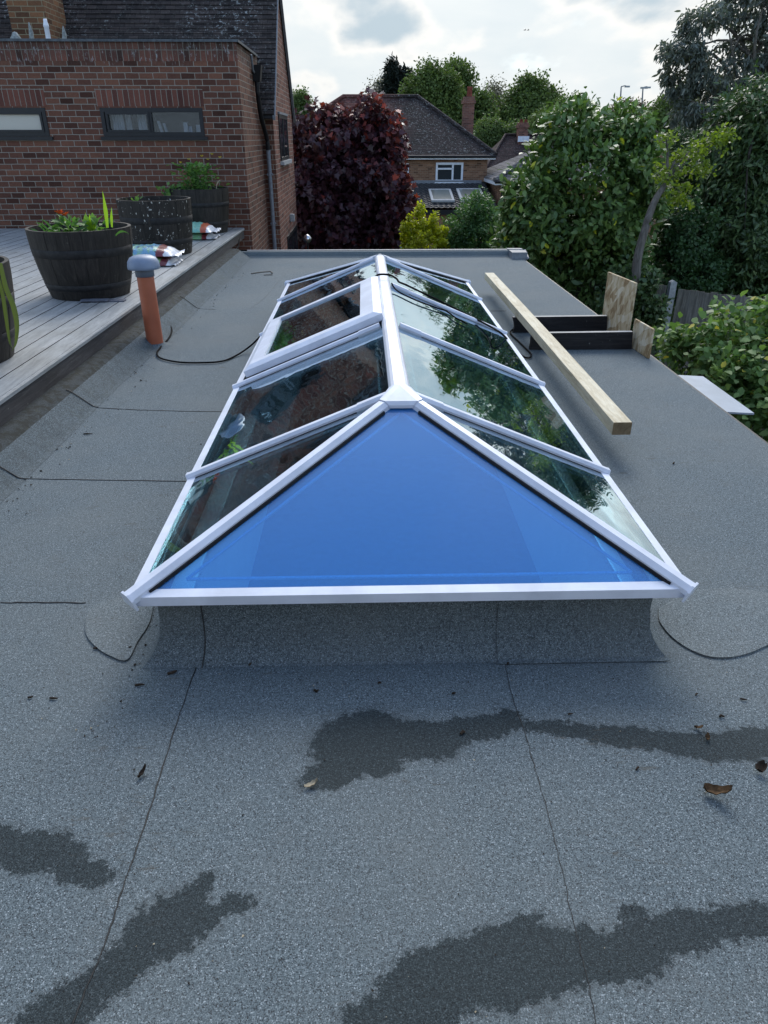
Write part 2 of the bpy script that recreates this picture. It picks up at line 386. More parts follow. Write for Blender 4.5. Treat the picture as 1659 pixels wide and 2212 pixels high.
FASC = wood('dark deck fascia', ((.045, .042, .042), (.075, .070, .070), (.12, .112, .11)), 1, 14, 8, .8, streak=.5)
BEAM = wood('fresh sawn softwood', ((.50, .42, .28), (.66, .59, .43), (.76, .71, .56)), 1, 12, 7, .75, True)
BEAM_END = wood('dark end grain', ((.16, .11, .065), (.26, .19, .11), (.33, .25, .16)), 1, 2, 20, .85)  # beam ends in a darker tone than the long faces
DTIMB = wood('dark stained board', ((.010, .009, .010), (.019, .017, .018), (.045, .040, .040)), 0, 10, 7, .75, streak=.35)
DTOP = wood('dusty board edge', ((.32, .31, .29), (.50, .49, .47), (.62, .61, .59)), 0, 8, 7, .8)
STAVE = wood('tarred barrel stave', ((.012, .010, .008), (.024, .020, .017), (.050, .042, .035)), 2, 9, 9, .62, streak=.15)
def stave2():
    m = STAVE.copy(); m.name = 'spattered barrel stave'; t = m.node_tree; b = t.nodes['Principled BSDF']
    g = t.nodes['Geometry'] if 'Geometry' in t.nodes else N(t, 'ShaderNodeNewGeometry')
    src = b.inputs['Base Color'].links[0].from_socket
    p = g.outputs['Position']
    sp = MR(t, NOISE(t, MAP(t, p, (1, 2, 3), (0, 0, 0), (1, 1, .7)), 30, 3, .6), .635, .68)
    t.links.new(MIX(t, M_(t, 'MULTIPLY', sp, .9), src, (.50, .49, .45)), b.inputs['Base Color']); return m
STAVE2 = stave2()
HOOP = plain('rusted barrel hoop', (.016, .015, .015), .7, .5, .5, 20, .1, .2)
SOIL = plain('dark compost', (.012, .010, .009), .95, .1, .5, 60, .6)
CONC = plain('concrete', (.32, .33, .34), .85, .3, .2, 20, .2)
FENCE = wood('weathered fence board', ((.10, .092, .08), (.20, .185, .16), (.32, .30, .27)), 2, 10, 7, .85)
BARK = wood('grey bark', ((.055, .048, .042), (.13, .118, .105), (.22, .20, .18)), 2, 6, 9, .9, bump=.6)
BARK_D = wood('dark bark', ((.020, .017, .014), (.045, .038, .032), (.08, .07, .06)), 2, 6, 9, .9, bump=.6)
DEADW = plain('dead bark scrap', (.030, .022, .016), .9, .2, .5, 40, .3)
DLEAF = plain('dry brown leaf', (.10, .060, .030), .8, .2, .5, 40, .3)
PLEAF = plain('pale dry leaf', (.36, .31, .22), .8, .2, .3, 40, .2)
SLATE = plain('slate offcut', (.11, .12, .15), .6, .4, .3, 25, .2)
SHEET = plain('dull white panel', (.27, .32, .38), .4, .5, .12, 4)

def osb():
    m, t, b, p, g = mat('strand board')
    cur = None
    for i, (a, s) in enumerate(((.35, 17), (-.5, 20), (1.0, 15))):
        v = N(t, 'ShaderNodeTexVoronoi'); t.links.new(MAP(t, p, (i * 3, i * 5, i), (a, 0, 0), (1, 1, 3.4), 'TEXTURE'), v.inputs['Vector']); v.inputs['Scale'].default_value = s * 1.5
        sp = N(t, 'ShaderNodeSeparateColor'); t.links.new(v.outputs['Color'], sp.inputs[0])
        cur = sp.outputs[0] if cur is None else M_(t, 'ADD', M_(t, 'MULTIPLY', cur, .6), M_(t, 'MULTIPLY', sp.outputs[0], .45))
    col = RAMP(t, cur, [(.25, (.28, .19, .10)), (.5, (.47, .37, .23)), (.75, (.60, .52, .38)), (.95, (.68, .62, .50))])
    n = NOISE(t, MAP(t, p, (0, 0, 0), (.5, 0, 0), (1, 6, 1)), 20, 4)
    col = MIX(t, MR(t, n, .3, .7, 0, .4), col, MIX(t, 1., col, (.6, .55, .45), 'MULTIPLY'))
    setc(t, b, col, .75, .3, cur, .3, .004); return m
OSB = osb()

def glass(name, tint, r0=.10, film=None, ripple=.0):
    m, t, b, p, g = mat(name); t.nodes.remove(b)
    out = t.nodes['Material Output']
    lw = N(t, 'ShaderNodeLayerWeight'); lw.inputs['Blend'].default_value = .5
    f = M_(t, 'POWER', lw.outputs['Facing'], 2.1)
    f = M_(t, 'ADD', M_(t, 'MULTIPLY', f, 1 - r0), r0, True)
    tr = N(t, 'ShaderNodeBsdfTransparent'); tr.inputs[0].default_value = (*tint, 1)
    gl = N(t, 'ShaderNodeBsdfGlossy'); gl.inputs['Roughness'].default_value = .012; gl.inputs[0].default_value = (.80, .93, 1, 1)
    if ripple:
        bp = N(t, 'ShaderNodeBump'); bp.inputs['Strength'].default_value = ripple; bp.inputs['Distance'].default_value = .02
        t.links.new(NOISE(t, MAP(t, p, (0, 0, 0), (0, 0, 0), (1, .5, 1)), 7.0, 2, .5), bp.inputs['Height']); t.links.new(bp.outputs[0], gl.inputs['Normal'])
    base = tr.outputs[0]
    if film:
        df = N(t, 'ShaderNodeBsdfDiffuse'); df.inputs[0].default_value = (*film[0], 1)
        mx = N(t, 'ShaderNodeMixShader'); mx.inputs[0].default_value = film[1]
        t.links.new(base, mx.inputs[1]); t.links.new(df.outputs[0], mx.inputs[2]); base = mx.outputs[0]
    mx = N(t, 'ShaderNodeMixShader'); t.links.new(f, mx.inputs[0]); t.links.new(base, mx.inputs[1]); t.links.new(gl.outputs[0], mx.inputs[2])
    t.links.new(mx.outputs[0], out.inputs[0]); return m
GLASS = glass('lantern glass', (.66, .80, .83), .13, None, .10)
BLUEG = glass('blue filmed glass', (.50, .80, 1.0), .028, ((.070, .38, 1.0), .262), .0)
def darkglass(name, col=(.02, .025, .03), rough=.03, spec=.5):
    m, t, b, p, g = mat(name); setc(t, b, col, rough, spec); return m
DGLASS = darkglass('dark window glass', (.030, .035, .042), .05)
FROST = darkglass('frosted window glass', (.42, .40, .36), .25, .6)
SKYG = darkglass('skylight glass', (.10, .12, .12), .15, .3)

def leafmat(name, cols, trans=.3, rough=.45, spec=.4):
    m, t, b, p, g = mat(name)
    at = N(t, 'ShaderNodeAttribute', attribute_name='rnd')
    n = len(cols); col = RAMP(t, at.outputs['Fac'], [(i / (n - 1), c) for i, c in enumerate(cols)])
    setc(t, b, col, rough, spec)
    tl = N(t, 'ShaderNodeBsdfTranslucent'); t.links.new(MIX(t, 1., col, (1.5, 1.7, .9), 'MULTIPLY'), tl.inputs[0])
    mx = N(t, 'ShaderNodeMixShader'); mx.inputs[0].default_value = trans
    t.links.new(b.outputs[0], mx.inputs[1]); t.links.new(tl.outputs[0], mx.inputs[2]); t.links.new(mx.outputs[0], t.nodes['Material Output'].inputs[0])
    return m
L_MAPLE = leafmat('purple maple leaf', [(0.0391, 0.0176, 0.0264), (0.0552, 0.022, 0.033), (0.0782, 0.0264, 0.0374), (0.1495, 0.0308, 0.0308), (0.391, 0.0605, 0.0385)], .25, .42, .45)
L_LAUREL = leafmat('glossy laurel leaf', [(0.0447, 0.0863, 0.0257), (0.0772, 0.1401, 0.0397), (0.1118, 0.1888, 0.0526), (0.1728, 0.2515, 0.0644), (0.5, 0.5, 0.0351)], .18, .42, .4)
L_DARK = leafmat('dark evergreen leaf', [(0.0306, 0.059, 0.0226), (0.0509, 0.0946, 0.0339), (0.0815, 0.1305, 0.0451), (0.1401, 0.1895, 0.0635)], .15, .44, .4)
L_EUC = leafmat('grey gum leaf', [(0.0523, 0.0673, 0.0601), (0.0822, 0.0972, 0.0858), (0.1271, 0.1495, 0.1287), (0.1794, 0.2018, 0.1716)], .2, .4, .5)
L_GOLD = leafmat('golden shrub leaf', [(.20, .23, .015), (.34, .36, .02), (.48, .47, .03), (.55, .52, .05)], .4)
L_GREEN = leafmat('soft green leaf', [(0.0419, 0.1001, 0.0328), (0.0673, 0.143, 0.0445), (0.0972, 0.193, 0.0585), (0.1346, 0.2431, 0.0702)], .3)
L_LIME = leafmat('lime green leaf', [(.10, .15, .02), (.16, .22, .025), (.22, .27, .03)], .4)
L_BRAM = leafmat('bramble leaf', [(0.0523, 0.1073, 0.0304), (0.0897, 0.1645, 0.0468), (0.142, 0.236, 0.0725), (0.2242, 0.3146, 0.1053), (0.5, 0.429, 0.0702)], .25, .55, .3)
L_FAR = leafmat('far tree leaf', [(0.0542, 0.0884, 0.0283), (0.095, 0.139, 0.0409), (0.1403, 0.1896, 0.0519)], .25, .6, .2)
L_FARL = leafmat('far light leaf', [(0.069, 0.1035, 0.0345), (0.1035, 0.1495, 0.0517), (0.138, 0.1898, 0.0633)], .3, .6, .2)
L_CON = leafmat('dark conifer leaf', [(.010, .016, .014), (.018, .026, .020), (.028, .038, .028)], .1, .6, .2)
L_TWIG = leafmat('bare twig bud', [(.12, .11, .08), (.18, .17, .12)], .2, .7, .2)
L_PLANT = leafmat('potted plant leaf', [(.06, .14, .04), (.10, .21, .05), (.17, .28, .08)], .35)
L_YEL = leafmat('fresh yellow-green blade', [(.25, .40, .03), (.34, .50, .05)], .4)
L_STRAP = leafmat('old strap leaf', [(.10, .13, .03), (.15, .17, .05), (.22, .17, .06)], .3)
FLOWO = plain('orange petal', (.55, .10, .015), .6, .3, .3, 50)
FLOWY = plain('yellow petal', (.60, .45, .04), .6, .3, .3, 50)

# ------------------------------------------------------------------ foliage
SHAPES = {
    'oval': [(0, 0), (.30, .28), (.62, .30), (1, 0), (.62, -.30), (.30, -.28)],
    'laurel': [(0, 0), (.30, .20), (.65, .21), (1, 0), (.65, -.21), (.30, -.20)],
    'long': [(0, 0), (.25, .13), (.6, .14), (1, 0), (.6, -.14), (.25, -.13)],
    'small': [(0, 0), (.5, .34), (1, 0), (.5, -.34)],
    'palm': [(0, 0), (.05, .42), (.30, .30), (.42, .62), (.58, .26), (1, 0), (.58, -.26), (.42, -.62), (.30, -.30), (.05, -.42)],
}
def leaves(name, P, D, Nn, L, shape, m, parent=None, fold=.25, rnd=None):
    n = len(P); S = np.array(SHAPES[shape]); k = len(S)
    D = D / (np.linalg.norm(D, axis=1, keepdims=True) + 1e-9)
    B = np.cross(Nn, D); B /= (np.linalg.norm(B, axis=1, keepdims=True) + 1e-9); U = np.cross(D, B)
    L = np.broadcast_to(np.asarray(L, float), (n,))[:, None, None]
    V = P[:, None, :] + L * (D[:, None, :] * S[None, :, 0:1] + B[:, None, :] * S[None, :, 1:2] + U[:, None, :] * (np.abs(S[None, :, 1:2]) * fold - S[None, :, 0:1] ** 2 * .18))
    me = bpy.data.meshes.new(name)
    me.vertices.add(n * k); me.vertices.foreach_set('co', V.reshape(-1).astype(np.float32))
    me.loops.add(n * k); me.loops.foreach_set('vertex_index', np.arange(n * k, dtype=np.int32))
    me.polygons.add(n); me.polygons.foreach_set('loop_start', np.arange(0, n * k, k, dtype=np.int32))
    try: me.polygons.foreach_set('loop_total', np.full(n, k, np.int32))
    except Exception: pass
    me.update(calc_edges=True)
    a = me.attributes.new('rnd', 'FLOAT', 'FACE'); a.data.foreach_set('value', (rng.random(n) if rnd is None else rnd).astype(np.float32))
    return link(name, me, m, parent)
def unit(n):
    v = rng.normal(size=(n, 3)); return v / np.linalg.norm(v, axis=1, keepdims=True)
def crown_pts(blobs, clumps, per, cr, hollow=.45):
    """leaf positions in clumps spread through ellipsoid blobs; returns positions, outward directions, clump centres"""
    bl = np.array(blobs, float); vol = (bl[:, 3] * bl[:, 4] * bl[:, 5]) ** (2 / 3.); pr = vol / vol.sum()
    idx = rng.choice(len(bl), clumps, p=pr); u = unit(clumps)
    r = (hollow ** 3 + (1 - hollow ** 3) * rng.random(clumps)) ** (1 / 3.) * (1 + rng.normal(0, .06, clumps))
    c = bl[idx, :3] + u * r[:, None] * bl[idx, 3:6]
    per_i = rng.poisson(per, clumps).clip(3); ci = np.repeat(np.arange(clumps), per_i)
    rad = cr * (0.6 + .8 * rng.random(clumps))
    P = c[ci] + unit(len(ci)) * (rng.random(len(ci)) ** .45 * rad[ci])[:, None]
    return P, u[ci], c, ci
def foliage(name, blobs, clumps, per, cr, L, shape, m, parent, droop=.2, hollow=.45, tiprnd=None, up=.55):
    P, O, c, ci = crown_pts(blobs, clumps, per, cr, hollow)
    n = len(P)
    D = O * .6 + unit(n) * .9 + np.array([0, 0, -droop]); Nn = unit(n) * .75 + np.array([0, 0, up]) + O * .35
    rnd = rng.random(n) * .72 + rng.random(len(c))[ci] * .18
    if tiprnd is not None: rnd = tiprnd(P, rnd)
    leaves(name, P, D, Nn, L * (.65 + .7 * rng.random(n)), shape, m, parent, rnd=rnd)
    return c
def limbs(mb, base, top, r0, r1, targets, k=7, wob=.04):
    base = np.array(base, float); top = np.array(top, float); L = np.linalg.norm(top - base)
    tr = [base + (top - base) * t + rng.normal(0, wob * L * .35, 3) * (t > 0) * (t < 1) for t in np.linspace(0, 1, 5)]
    tr = smoothpath(tr, 3); m = len(tr); mb.tube(tr, [r0 + (r1 - r0) * i / (m - 1) for i in range(m)], 9)
    for q in targets:
        q = np.array(q, float); s = .35 + .6 * rng.random(); a = base + (top - base) * s; rr = (r0 + (r1 - r0) * s) * .5
        mid = (a + q) / 2 + rng.normal(0, wob * L * .6, 3) + np.array([0, 0, .06 * L])
        pth = smoothpath([a, mid, q], 4); mm = len(pth); mb.tube(pth, [rr * (1 - .85 * i / (mm - 1)) for i in range(mm)], 5)
def tree(name, label, cat, base, top, r0, blobs, clumps, per, cr, L, shape, lm, bm_, nl=10, group=None, **kw):
    t = thing(name, label, cat, tuple(base), group)
    c = foliage('crown', blobs, clumps, per, cr, L, shape, lm, t, **kw)
    mb = MB(); sel = c[rng.choice(len(c), min(nl, len(c)), replace=False)]
    limbs(mb, base, top, r0, r0 * .35, sel); mb.build('trunk', bm_, t)
    return t

# ================================================================== GROUND
mb = MB()
xs = np.concatenate([np.linspace(-900, -60, 8), np.linspace(-50, 60, 45), np.linspace(80, 900, 8)]); ysq = np.concatenate([np.linspace(-300, -20, 6), np.linspace(-10, 80, 46), np.linspace(95, 260, 12), np.linspace(300, 1500, 8)])
def gz(x, y):
    z = -3.0 - 1.4 * np.clip((y - 12) / 20, 0, 1)
    z += 7.5 * np.clip((y - 60) / 90, 0, 1) ** 1.3
    return z
G = [[(x, y, gz(x, y)) for x in xs] for y in ysq]
vs_ = [p for r in G for p in r]; nx = len(xs)
mb.add(vs_, [(j * nx + i, j * nx + i + 1, (j + 1) * nx + i + 1, (j + 1) * nx + i) for j in range(len(ysq) - 1) for i in range(nx - 1)], 0, True)
gm, t, b, p, g = mat('lawn and soil')
setc(t, b, MIX(t, MR(t, NOISE(t, p, .8, 6, .7), .4, .62), (.030, .045, .018), (.050, .042, .028)), .95, .2, NOISE(t, p, 30, 4), .6, .03)
tag(mb.build('ground', gm), None, kind='structure')

# ================================================================== FLAT ROOF with its room below
XL, XR, YB, YN = -1.93, 2.215, 10.62, -1.2
ROOM = -3.0
HX0, HX1, HY0, HY1 = -.585, .860, 1.95, 6.92     # light shaft
ext = thing('flat_roof_extension', 'long flat roofed extension covered in blue-grey mineral felt with dark damp patches', 'flat roof', (0, 4, ROOM))
mb = MB()
X = [-1.76, HX0, HX1, XR]; Y = [YN, HY0, HY1, YB]
for i in range(3):
    for j in range(3):
        if i == 1 and j == 1: continue
        nxs = np.linspace(X[i], X[i + 1], 3); nys = np.linspace(Y[j], Y[j + 1], 9)
        for a in range(2):
            for c in range(8): mb.quad((nxs[a], nys[c], 0), (nxs[a + 1], nys[c], 0), (nxs[a + 1], nys[c + 1], 0), (nxs[a], nys[c + 1], 0))
me_roof = mb.build('roof_felt', FELT, ext)
def UX(y): return -1.955 + (y - 3.7) * .0158 - .03          # line of the upstand under the deck
def DX0(y): return -1.955 + (y - 3.7) * .0175
mb = MB(); ys_ = np.linspace(YN, 10.5, 60)
fil = lambda y: [(DX0(y) + .275 + .006 * math.sin(y * 2.3), y, .0015), (DX0(y) + .245, y, .0085), (DX0(y) + .19, y, .052), (DX0(y) + .130, y, .100), (DX0(y) + .098, y, .118), (DX0(y) + .05, y, .127), (DX0(y) - .02, y, .129)]
for a, c in zip(ys_[:-1], ys_[1:]):
    A, B_ = fil(a), fil(c)
    for k in range(6): mb.add([A[k], A[k + 1], B_[k + 1], B_[k]], [(0, 1, 2, 3)], 0 if k < 3 else 1, True)
mb.build('felt_upstand', [FELT3, FELT4], ext)
# low kerb at the far end and its return at the corner
mb = MB()
yk = 10.55
mb.prism([(0, yk - .07, .001), (0, yk - .015, .02), (0, yk, .045), (0, yk + .02, .070), (0, yk + .16, .074), (0, yk + .18, .06), (0, yk + .18, -.12), (0, yk - .07, -.12)], (XR - .02 + 1.95, 0, 0))
mb.v = [(x - 1.95, y, z) for x, y, z in mb.v]
mb.build('edge_kerb', FELT5, ext)
mb = MB(); mb.box((XR - .16, yk - .25, -.02), (XR + .05, yk + .185, .088)); mb.prism([(XR - .17, yk + .02, .091), (XR + .07, yk - .02, .091), (XR + .07, yk - .30, .02), (XR + .05, yk - .30, .0), (XR - .03, yk - .02, .06)], (0, 0, .006)); mb.build('corner_flashing', LEAD, ext)
mb = MB(); mb.box((-1.9, yk + .10, .0745), (XR, yk + .17, .080)); mb.build('edge_trim', LEAD, ext)
mb = MB(); mb.box((XR + .001, YN, -.16), (XR + .022, yk - .3, -.006)); mb.build('fascia', DARKM, ext)
# kerb under the lantern
KX0, KX1, KY0, KY1, KZ = HX0 - .075, HX1 + .05, 1.858, 7.02, .236
mb = MB()
ring = lambda o, z: [(KX0 - o, KY0 - o, z), (KX1 + o, KY0 - o, z), (KX1 + o, KY1 + o, z), (KX0 - o, KY1 + o, z)]
prof = [(.066, .0012), (.055, .006), (.040, .021), (.022, .047), (.008, .085), (0, .15), (0, KZ)]
for (o0, z0), (o1, z1) in zip(prof[:-1], prof[1:]):
    A, B_ = ring(o0, z0), ring(o1, z1)
    for k in range(4):
        for s in range(12):
            f0, f1 = s / 12, (s + 1) / 12
            l = lambda P, Q, f: tuple(np.array(P) + (np.array(Q) - np.array(P)) * f)
            k2 = (k + 1) % 4
            mb.add([l(A[k], A[k2], f0), l(A[k], A[k2], f1), l(B_[k], B_[k2], f1), l(B_[k], B_[k2], f0)], [(0, 1, 2, 3)], 0, True)
mb.build('lantern_kerb', FELTK, ext)
# lap of the second felt strip on the kerb front
mb = MB(); x0 = az(1082, 1310, .2)[0]
mb.quad((x0, KY0 - .0035, .235), (KX1 - .004, KY0 - .0035, .235), (KX1 - .004, KY0 - .0045, .15), (x0, KY0 - .0045, .15))
for (oa, za), (ob, zb_) in zip([(.0045, .15), (.012, .086), (.026, .049), (.044, .024), (.060, .0085)], [(.012, .086), (.026, .049), (.044, .024), (.060, .0085), (.078, .0045)]): mb.add([(x0 + .02 * oa, KY0 - oa, za), (KX1 - .004 + oa * .9, KY0 - oa, za), (KX1 - .004 + ob * .9, KY0 - ob, zb_), (x0 + .02 * ob, KY0 - ob, zb_)], [(0, 1, 2, 3)], 0, True)
mb.build('kerb_lap', FELTK, ext)
# corner patches of felt
def patch(pts, name='felt_patch'):
    P = [az(u, v, 0.) for u, v in pts]
    P = smoothpath(P + [P[0]], 5)[:-1]
    c = np.mean(P, axis=0); mb = MB(); n = len(P)
    for z, s in ((.0065, 1.), ): mb.add([(p[0], p[1], z) for p in P] + [(c[0], c[1], z + .004)], [(i, (i + 1) % n, n) for i in range(n)], 0, True)
    mb.add([(p[0], p[1], .0065) for p in P] + [(p[0], p[1], .0005) for p in P], [(i, (i + 1) % n, n + (i + 1) % n, n + i) for i in range(n)], 0)
    return mb.build(name, FELT2, ext), P
_, PA = patch([(332, 1312), (322, 1350), (298, 1388), (275, 1428), (240, 1420), (208, 1400), (186, 1370), (190, 1330), (215, 1306), (290, 1290)])
_, PB = patch([(1422, 1318), (1426, 1348), (1462, 1388), (1520, 1418), (1580, 1422), (1640, 1404), (1690, 1370), (1690, 1300), (1600, 1275), (1490, 1280)])
def seam(pts, r=.0028, z=.0015):
    P = []
    for q in pts: P.append(az(q[0], q[1], q[2] if len(q) > 2 else 0.) + np.array([0, 0, z]))
    P = smoothpath(P, 8)
    P = [p_ + np.array([rng.normal(0, .0012), rng.normal(0, .0012), 0]) for p_ in P]
    mb = MB(); mb.tube(P, [r * (.6 + .8 * rng.random()) for _ in P], 6, 0, .55); mb.build('lap_seam', BITUM, ext)
seam([(429, 1425), (418, 1460), (370, 1600), (320, 1760), (270, 1905), (230, 2030), (190, 2130), (150, 2230)], .0016)
seam([(1089, 1420), (1105, 1500), (1135, 1590), (1165, 1690), (1195, 1800), (1232, 1960), (1240, 2000), (1262, 2085), (1290, 2230)], .0009)
seam([(0, 1302), (100, 1302), (186, 1303)])
seam([(30, 1034), (200, 1037), (405, 1040)])
seam([(208, 881), (330, 887), (492, 890)])
seam([(428, 667), (466, 669)], .002); seam([(1060, 672), (1094, 672)], .003)
seam([(620, 586), (575, 640), (540, 668)], .0012)
mb = MB()
for (u, v) in ((432, 1310),):
    x = az(u, v, .2)[0]; mb.tube(smoothpath([(x, KY0 - .002, .235), (x + .001, KY0 - .003, .15), (x + .002, KY0 - .010, .086), (x, KY0 - .024, .049), (x - .003, KY0 - .042, .023), (x - .006, KY0 - .070, .003)], 6), .0018, 6)
mb.build('lap_seam', BITUM, ext)
mb = MB(); mb.tube([(p_[0], p_[1], .004) for p_ in PA[2:27]], .0016, 5, 0, .6); mb.build('lap_seam', BITUM, ext)
mb = MB(); mb.tube([(p_[0], p_[1], .004) for p_ in PB[2:21]], .0014, 5, 0, .6); mb.build('lap_seam', BITUM, ext)
for yv in (az(206, 881)[1], az(50, 1036)[1], az(429, 667)[1]):
    mb = MB(); P = [np.array(q) + np.array([.003, 0, .003]) for q in fil(yv)[:5]]; mb.tube(smoothpath(P, 4), .003, 5); mb.build('lap_seam', BITUM, ext)
# plasterboard light shaft, ceiling, room
mb = MB(); zt, zb = .170, -.448
mb.quad((HX0, HY0, zt), (HX0, HY1, zt), (HX0, HY1, zb), (HX0, HY0, zb)); mb.quad((HX1, HY0, zt), (HX1, HY1, zt), (HX1, HY1, zb), (HX1, HY0, zb))
mb.quad((HX0, HY0, zt), (HX1, HY0, zt), (HX1, HY0, zb), (HX0, HY0, zb)); mb.quad((HX0, HY1, zt), (HX1, HY1, zt), (HX1, HY1, zb), (HX0, HY1, zb))
for a, c in (((KX0 + .004, HX0)), ((HX1, KX1 - .004))): mb.quad((a, KY0 + .004, zt), (c, KY0 + .004, zt), (c, KY1 - .004, zt), (a, KY1 - .004, zt))
for a, c in ((KY0 + .004, HY0), (HY1, KY1 - .004)): mb.quad((HX0, a, zt), (HX1, a, zt), (HX1, c, zt), (HX0, c, zt))
mb.build('light_shaft', PLASTER, ext)
mb = MB()
for x, s in ((HX0, 1), (HX1, -1)):
    for k in range(int((HY1 - HY0) / .018)):
        y = HY0 + k * .018
        mb.box((x + (.002 if s > 0 else -.006), y, zt - .012 - .012 * (k % 2)), (x + (.006 if s > 0 else -.002), y + .011, zt - .004 - .012 * (k % 2)))
    mb.box((x + (.001 if s > 0 else -.007), HY0, zt - .003), (x + (.007 if s > 0 else -.001), HY1, zt + .004))
mb.build('corner_bead', BEAD, ext)
RX0, RX1, RY0, RY1 = -2.6, 2.0, .2, 10.2
mb = MB(); X = [RX0, HX0, HX1, RX1]; Y = [RY0, HY0, HY1, RY1]
for i in range(3):
    for j in range(3):
        if not (i == 1 and j == 1): mb.quad((X[i], Y[j], zb - .001), (X[i + 1], Y[j], zb - .001), (X[i + 1], Y[j + 1], zb - .001), (X[i], Y[j + 1], zb - .001))
mb.build('ceiling', ROOMW, ext)
mb = MB(); mb.quad((RX0, RY0, -2.9), (RX1, RY0, -2.9), (RX1, RY1, -2.9), (RX0, RY1, -2.9)); mb.build('room_floor', ROOMF, ext)
mb = MB()
for a, c in (((RX0, RY0), (RX1, RY0)), ((RX1, RY0), (RX1, RY1)), ((RX1, RY1), (RX0, RY1)), ((RX0, RY1), (RX0, RY0))): mb.quad((*a, -2.9), (*c, -2.9), (*c, zb), (*a, zb))
mb.build('room_wall', ROOMW, ext)
mb = MB(); mb.box((XR - .05, YN + .02, ROOM), (XR - .003, YB + .02, -.012)); mb.box((-1.93, YB + .03, ROOM), (XR - .055, YB + .08, -.125)); mb.build('outer_wall', BRICK_G, ext)
mb = MB(); mb.box((-9, YN - .30, ROOM), (4.2, YN - .004, 2.7)); mb.build('unseen_shade_wall', plain('grey render', (.46, .48, .52), .9, .2, .1, 5), ext)  # unseen wall behind the camera, added to shade the near roof and kerb
mb = MB(); mb.prism([(-9, YN + .30, 2.62), (-9, YN + .30, 2.72), (-9, YN - 3.2, 4.6), (-9, YN - 3.2, 2.705), (-9, YN - .28, 2.705), (-9, YN - .0, 2.62)], (13.4, 0, 0)); mb.build('unseen_shade_eave', TILE, ext)  # unseen eave over the added wall, part of the same shading

# things standing in the room, seen through the lantern
t_ = thing('armchair', 'dark rounded armchair on splayed legs on the room floor under the blue pane', 'chair', (.10, 3.0, -2.9))
mb = MB(); mb.lathe([(.05, .50), (.36, .50), (.42, .56), (.42, .64), (.36, .68), (.05, .68)], (.10, 3.0, -2.9), 28); mb.build('seat', DARKM, t_)
mb = MB()
for k in range(13):
    a = math.pi * (k / 12); 
    if k < 12:
        b_ = math.pi * ((k + 1) / 12); q = lambda r, an, z: (.10 + r * math.cos(an), 3.0 + r * math.sin(an), -2.9 + z)
        mb.add([q(.40, a, .62), q(.40, b_, .62), q(.47, b_, 1.08), q(.47, a, 1.08), q(.45, a, .62), q(.45, b_, .62), q(.52, b_, 1.08), q(.52, a, 1.08)], [(0, 1, 2, 3), (7, 6, 5, 4), (3, 2, 6, 7), (0, 4, 5, 1)], 0, True)
mb.build('backrest', DARKM, t_)
for sx, sy in ((-1, -1), (1, -1), (1, 1), (-1, 1)):
    mb = MB(); mb.tube([(.10 + sx * .20, 3.0 + sy * .2, -2.4), (.10 + sx * .48, 3.0 + sy * .46, -2.9)], [.022, .016], 8); mb.build('leg', DTIMB, t_)
CARD = plain('brown cardboard', (.36, .24, .14), .85, .2, .1, 8)
t_ = thing('cardboard_box', 'brown cardboard box with taped lid on the room floor near the chair', 'box', (.95, 2.65, -2.9))
mb = MB(); mb.box((.70, 2.3, -2.9), (1.25, 3.0, -2.35)); mb.build('box_body', CARD, t_, .006)
mb = MB(); mb.box((.68, 2.28, -2.349), (1.27, 2.645, -2.335)); mb.box((.68, 2.655, -2.349), (1.27, 3.02, -2.335)); mb.build('flap', CARD, t_)
mb = MB(); mb.box((.69, 2.62, -2.334), (1.26, 2.68, -2.331)); mb.build('tape', PLEAF, t_)

# ================================================================== ROOF LANTERN
xc, LW, Y0, LL, ZE, ZR = .1376, 1.717, 1.81, 5.25, .264, .618
x0, x1, y0, y1 = xc - LW / 2, xc + LW / 2, Y0, Y0 + LL
RA, RB = np.array([xc, 2.67, ZR]), np.array([xc, 6.205, ZR])
CR = [np.array(p) for p in ((x0, y0, ZE), (x1, y0, ZE), (x1, y1, ZE), (x0, y1, ZE))]
nL = np.cross(RB - RA, CR[0] - RA); nL /= np.linalg.norm(nL); nL *= np.sign(nL[2])
nR = nL * np.array([-1, 1, 1])
nF = np.cross(CR[1] - CR[0], RA - CR[0]); nF /= np.linalg.norm(nF); nF *= np.sign(nF[2]); nB = nF * np.array([1, -1, 1])
lan = thing('roof_lantern', 'white framed glass roof lantern with a blue filmed end pane on the flat roof', 'roof lantern', (xc, (y0 + y1) / 2, .236))
CAP = [(-.021, -.014), (-.021, -.001), (-.012, .011), (.012, .011), (.021, -.001), (.021, -.014)]
HIP = [(-.028, -.018), (-.028, -.001), (-.013, .013), (.013, .013), (.028, -.001), (.028, -.018)]
RID = [(-.042, -.045), (-.042, -.016), (-.034, .000), (-.022, .007), (.022, .007), (.034, .000), (.042, -.016), (.042, -.045)]
def sc_(prof, k): return [(a * k, b) for a, b in prof]
def scale_prof(p, kx, kz=1): return [(a * kx, b * kz) for a, b in p]
mb = MB(); ym = 4.98
mb.bar(RA + (0, .025, .012), (xc, ym, ZR + .012), (0, 0, 1), RID); mb.build('ridge_bar', WHITE2, lan)
mb = MB(); mb.bar((xc, ym + .004, ZR + .012), RB + (0, -.025, .012), (0, 0, 1), RID); mb.build('ridge_bar', WHITE2, lan)
mb = MB(); mb.bar((xc, ym - .012, ZR + .0125), (xc, ym + .016, ZR + .0125), (0, 0, 1), scale_prof(RID, 1.035, 1.04)); mb.build('ridge_joint', WHITE2, lan)
hips = [(CR[0], RA), (CR[1], RA), (CR[2], RB), (CR[3], RB)]
